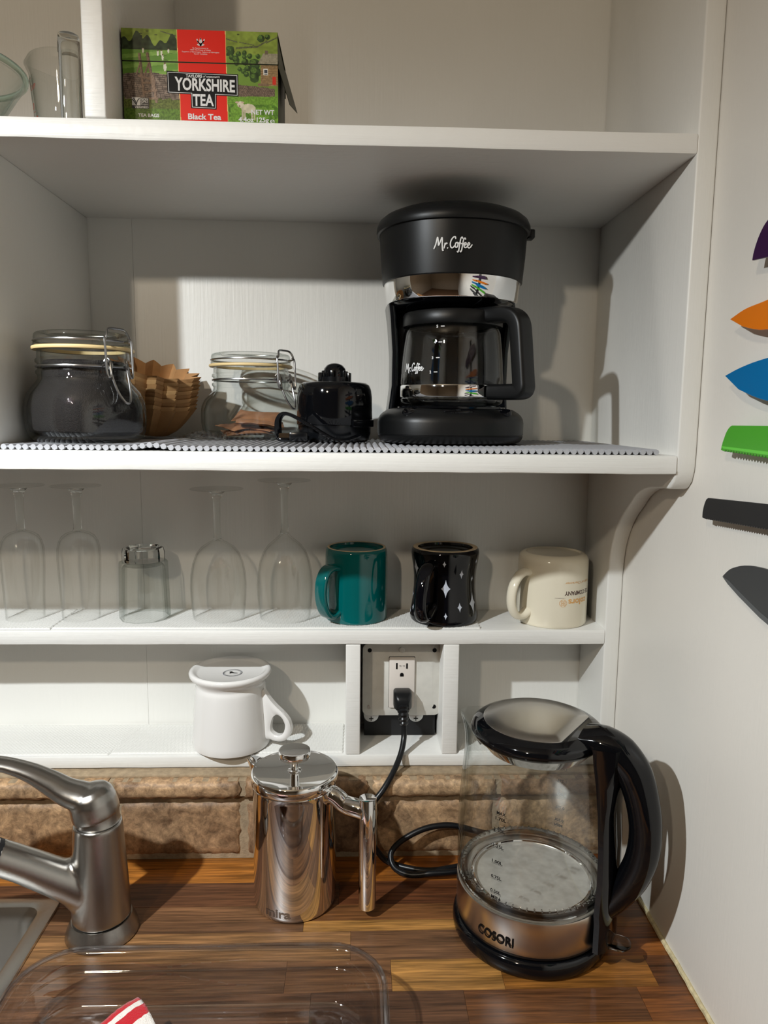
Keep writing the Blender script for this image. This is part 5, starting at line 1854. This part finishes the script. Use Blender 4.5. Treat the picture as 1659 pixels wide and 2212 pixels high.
# web that softens the joint between pillar and spout
web_path = spline([at_s(.006, .088), at_s(.020, .084), at_s(.036, .082), at_s(.050, .086)], 5)
o1.tube(web_path, 1.0, 20, radii=list(np.linspace(.0200, .0120, len(web_path))))
web2 = spline([at_s(.004, .026), at_s(.010, .040), at_s(.024, .056), at_s(.040, .070)], 5)
o1.tube(web2, 1.0, 20, radii=list(np.linspace(.0270, .0150, len(web2))))
bo = o1.obj('body', M['nickel'], fc, smooth=180)
rm = bo.modifiers.new('r', 'REMESH')
rm.mode = 'VOXEL'
rm.voxel_size = .0016
rm.use_smooth_shade = True
smo = bo.modifiers.new('s', 'SMOOTH')
smo.factor = .5
smo.iterations = 14
hd_path = spline([at_s(.1065, .1230), at_s(.130, .138), at_s(.160, .154), at_s(.190, .160), at_s(.218, .152), at_s(.236, .134), at_s(.244, .112)], 6)
MB().tube(hd_path, 1.0, 28, radii=list(np.interp(np.linspace(0, 1, len(hd_path)), [0, .02, .5, .9, 1], [.0172, .0186, .0190, .0205, .0200]))).obj('spray_head', M['nickel'], fc)
sl = MB()
sl.tube([at_s(.1035, .1208), at_s(.1080, .1240)], .0181, 28)
sl.obj('seam', M['dark'], fc)
MB().lathe([(0, .1370), (.0245, .1370), (.0250, .1380), (.0240, .1395), (.0236, .1500), (0, .1500)], 56).obj('neck_ring', M['nickel'], fc)
# lever: tilted dome growing into a long arched lever
ld_ = Vector((-.99, -.14, 0)).normalized()
ln_ = Vector((0, 0, 1)).cross(ld_)


def at_l(d, z):
    return tuple(ld_ * d + Vector((0, 0, z)))


lv = MB()
lv.lathe([(0, .1402), (.0240, .1402), (.0262, .1415), (.0265, .1470), (.0258, .1590), (.0235, .1680), (.0190, .1735), (.010, .1765), (0, .1770)], 56)
lp_ = spline([at_l(-.010, .1610), at_l(.008, .1660), at_l(.024, .1775), at_l(.038, .1935), at_l(.055, .2110), at_l(.078, .2275), at_l(.105, .2385), at_l(.135, .2440), at_l(.160, .2450)], 6)
tt_ = np.linspace(0, 1, len(lp_))
sa_ = np.interp(tt_, [0, .15, .35, .55, .8, 1], [.0120, .0155, .0130, .0085, .0052, .0045])
sb_ = np.interp(tt_, [0, .15, .35, .6, .9, 1], [.0230, .0215, .0165, .0125, .0135, .0110])
lv.sweep(lp_, ell(1, 1, 24), [(x, y) for x, y in zip(sa_, sb_)], up=tuple(ln_))
_rot = Matrix.Rotation(math.radians(-13), 4, 'Y')
_c0 = Vector((0, 0, .1420))
lv.v = [tuple(_rot @ (Vector(p) - _c0) + _c0 + Vector((-.001, 0, .0035))) for p in lv.v]
lo = lv.obj('lever', M['nickel'], fc, smooth=180)
rm = lo.modifiers.new('r', 'REMESH')
rm.mode = 'VOXEL'
rm.voxel_size = .0013
rm.use_smooth_shade = True
smo = lo.modifiers.new('s', 'SMOOTH')
smo.factor = .5
smo.iterations = 10
MB().cyl((-.0262, -.003, .1520), (-.0280, -.003, .1520), .0030, 14).obj('index_dot', M['navy_ink'], fc)

# ------------------------------------------------------------------ clear plastic tray
tr = thing('plastic_tray', 'clear plastic food tray in front of the faucet', 'tray', (-.155, .5500, .0003))
X0, X1, Y1 = -.178, .1880, .1400       # rim, local
Y0 = -.140


def tl(ins, z, r):
    return [(p, q, z) for p, q in rr_loop(X0 + ins, X1 - ins, Y0 + ins, Y1 - ins, r, 8)]


wall_o = [tl(.0, .0500, .060), tl(.0, .0522, .060), tl(.002, .0535, .058), tl(.006, .0538, .055), tl(.009, .0525, .052), tl(.0105, .0480, .050), tl(.012, .0360, .048), tl(.0135, .0345, .047), tl(.0150, .0330, .046), tl(.0200, .0080, .040), tl(.0225, .0030, .036), tl(.0270, .0010, .032), tl(.034, .0016, .028), tl(.038, .0040, .026), tl(.042, .0040, .024)]
tw_ = MB()
loft(tw_, wall_o, True)
ro = tw_.obj('tray_shell', M['plastic_clear'], tr, smooth=50)
sm = ro.modifiers.new('t', 'SOLIDIFY')
sm.thickness = .0010
MB().tube([(p, q, .0528) for p, q, _z in tl(.0035, .05, .0565)], .0026, 8, True).obj('rolled_rim', M['plastic_rim'], tr)

# ------------------------------------------------------------------ striped dish cloth lying in the tray
nx, ny = 48, 40
ck = MB()
vs, fs, red = [], [], []
for j in range(ny + 1):
    for i in range(nx + 1):
        u, v = i / nx, j / ny
        d1, d2 = (1 - u) * .13, (1 - v) * .12
        x = -.72 * d1 + .62 * d2
        y = -.69 * d1 - .78 * d2
        z = .0480 - .09 * (d1 + d2) + .0022 * math.sin(d1 * 90 + d2 * 40) + .0015 * math.sin(d2 * 110) + random.uniform(-.0005, .0005)
        vs.append((x, y, max(z, .0105)))
for j in range(ny):
    for i in range(nx):
        k = j * (nx + 1) + i
        fs.append((k, k + 1, k + nx + 2, k + nx + 1))
cl_o = ck.add(vs, fs).obj('dish_cloth', M['cloth_white'], smooth=60)
cl_o.data.materials.append(M['cloth_red'])
for p in cl_o.data.polygons:
    i = p.index % nx
    j = p.index // nx
    if j >= ny - 2 or ((ny - 1 - j) % 9) in (4, 5, 6, 7):
        p.material_index = 1
cl_o.location = (-.2050, .6290, .0)
sm = cl_o.modifiers.new('t', 'SOLIDIFY')
sm.thickness = .0035
sm.offset = -1
tag(cl_o, 'red and white striped cotton dish cloth lying in the clear tray', 'dish cloth')

# ================================================================== knives on the side wall
KXW = XW - .0145
bar = MB().box(XW - .0120, XW - .0002, .505, .540, .375, .815).obj('knife_bar', M['dark'], bevel=.002)
tag(bar, 'dark upright magnetic bar holding the coloured knives on the wall', 'knife bar')


def knife(label, color, outline, edge, handle):
    """outline: blade in (y, z); handle: (y0, y1, z0, z1)"""
    t = thing('kitchen_knife', label, 'knife', (KXW, outline[0][0], outline[0][1]), 0, 'coloured knives on the wall bar')
    oy, oz_ = outline[0]
    pts = [(y - oy, z - oz_) for y, z in outline]
    MB().prism(pts, -.0010, .0014, 'x').obj('blade', M['knife_' + color], t, smooth=0, bevel=.0003, bseg=1)
    if edge:
        n = len(edge) // 2
        e = [(y - oy, z - oz_) for y, z in edge]
        MB().prism(e, -.0013, -.0009, 'x').obj('ground_edge', M['knife_edge_' + color], t, smooth=0)
    y0, y1, z0, z1 = handle
    hb = MB()
    lo_ = []
    for k in range(9):
        s_ = k / 8
        y = y1 + (y0 - y1) * s_
        hgt = (z1 - z0) / 2 * (1 + .10 * math.sin(s_ * 5))
        lo_.append([(p, y - oy, (z0 + z1) / 2 - oz_ + q - .004 * math.sin(s_ * 3)) for p, q in rrect(.0085, hgt, .006, 3)])
    loft(hb, lo_, True, True).obj('handle', M['knife_' + color], t)


def teeth(y0, z0, y1, z1, n, d):
    out_ = []
    for k in range(n):
        s0, s1 = k / n, (k + .5) / n
        out_ += [(y0 + (y1 - y0) * s0, z0 + (z1 - z0) * s0), (y0 + (y1 - y0) * s1, z0 + (z1 - z0) * s1 + d)]
    out_.append((y1, z1))
    return out_


knife('dark purple coated knife, topmost on the side wall', 'purple', [(.6408, .7370)] + spline([(.6400, .7420), (.6370, .7490), (.6315, .7572), (.6240, .7640), (.6120, .7690), (.5950, .7710)], 3) + [(.470, .7715), (.470, .7330), (.600, .7335)], None, (.345, .470, .742, .770))
knife('orange coated knife with pointed tip below the purple one', 'orange', spline([(.6720, .6910), (.6480, .6965), (.6229, .6985), (.580, .7010), (.500, .7020)], 3) + [(.470, .7020), (.470, .6740), (.500, .6735)] + spline([(.580, .6735), (.6197, .6755), (.6480, .6815)], 3), None, (.350, .470, .676, .701))
knife('blue coated chef knife between orange and green knives', 'blue', spline([(.6737, .6398), (.6480, .6455), (.6159, .6500), (.570, .6530), (.500, .6540)], 3) + [(.470, .6540), (.470, .6080)] + spline([(.500, .6085), (.560, .6105), (.6112, .6171), (.6480, .6265)], 3), None, (.335, .470, .626, .653))
knife('green serrated knife with blunt end on the side wall', 'green', [(.6713, .5708)] + spline([(.6690, .5780), (.6640, .5870), (.6590, .5920), (.6546, .5940)], 3) + [(.6078, .5945), (.470, .5960), (.470, .5640)] + teeth(.475, .5640, .6640, .5695, 40, .0022), [(.6705, .5745), (.470, .5710), (.470, .5672), (.6660, .5722)], (.345, .470, .566, .594))
knife('long black bread knife with fine teeth below the green knife', 'black', [(.6984, .5025)] + spline([(.6985, .5080), (.6965, .5150), (.6930, .5210), (.6891, .5232)], 3) + [(.5984, .5290), (.430, .5380), (.430, .5170)] + teeth(.435, .5170, .6900, .5018, 64, .0014), None, (.300, .430, .520, .546))
knife('dark grey chef knife, lowest on the side wall', 'charcoal', spline([(.6508, .4540), (.6420, .4610), (.6334, .4655), (.6150, .4715), (.5905, .4750), (.540, .4780)], 3) + [(.450, .4790), (.450, .4210)] + spline([(.490, .4215), (.540, .4245), (.5844, .4325), (.6200, .4420), (.6400, .4485)], 3), [(.6508, .4536), (.6400, .4525), (.6200, .4468), (.5844, .4375), (.540, .4295), (.460, .4262), (.460, .4214), (.540, .4247), (.5844, .4327), (.6200, .4422), (.6400, .4487)], (.315, .450, .447, .477))
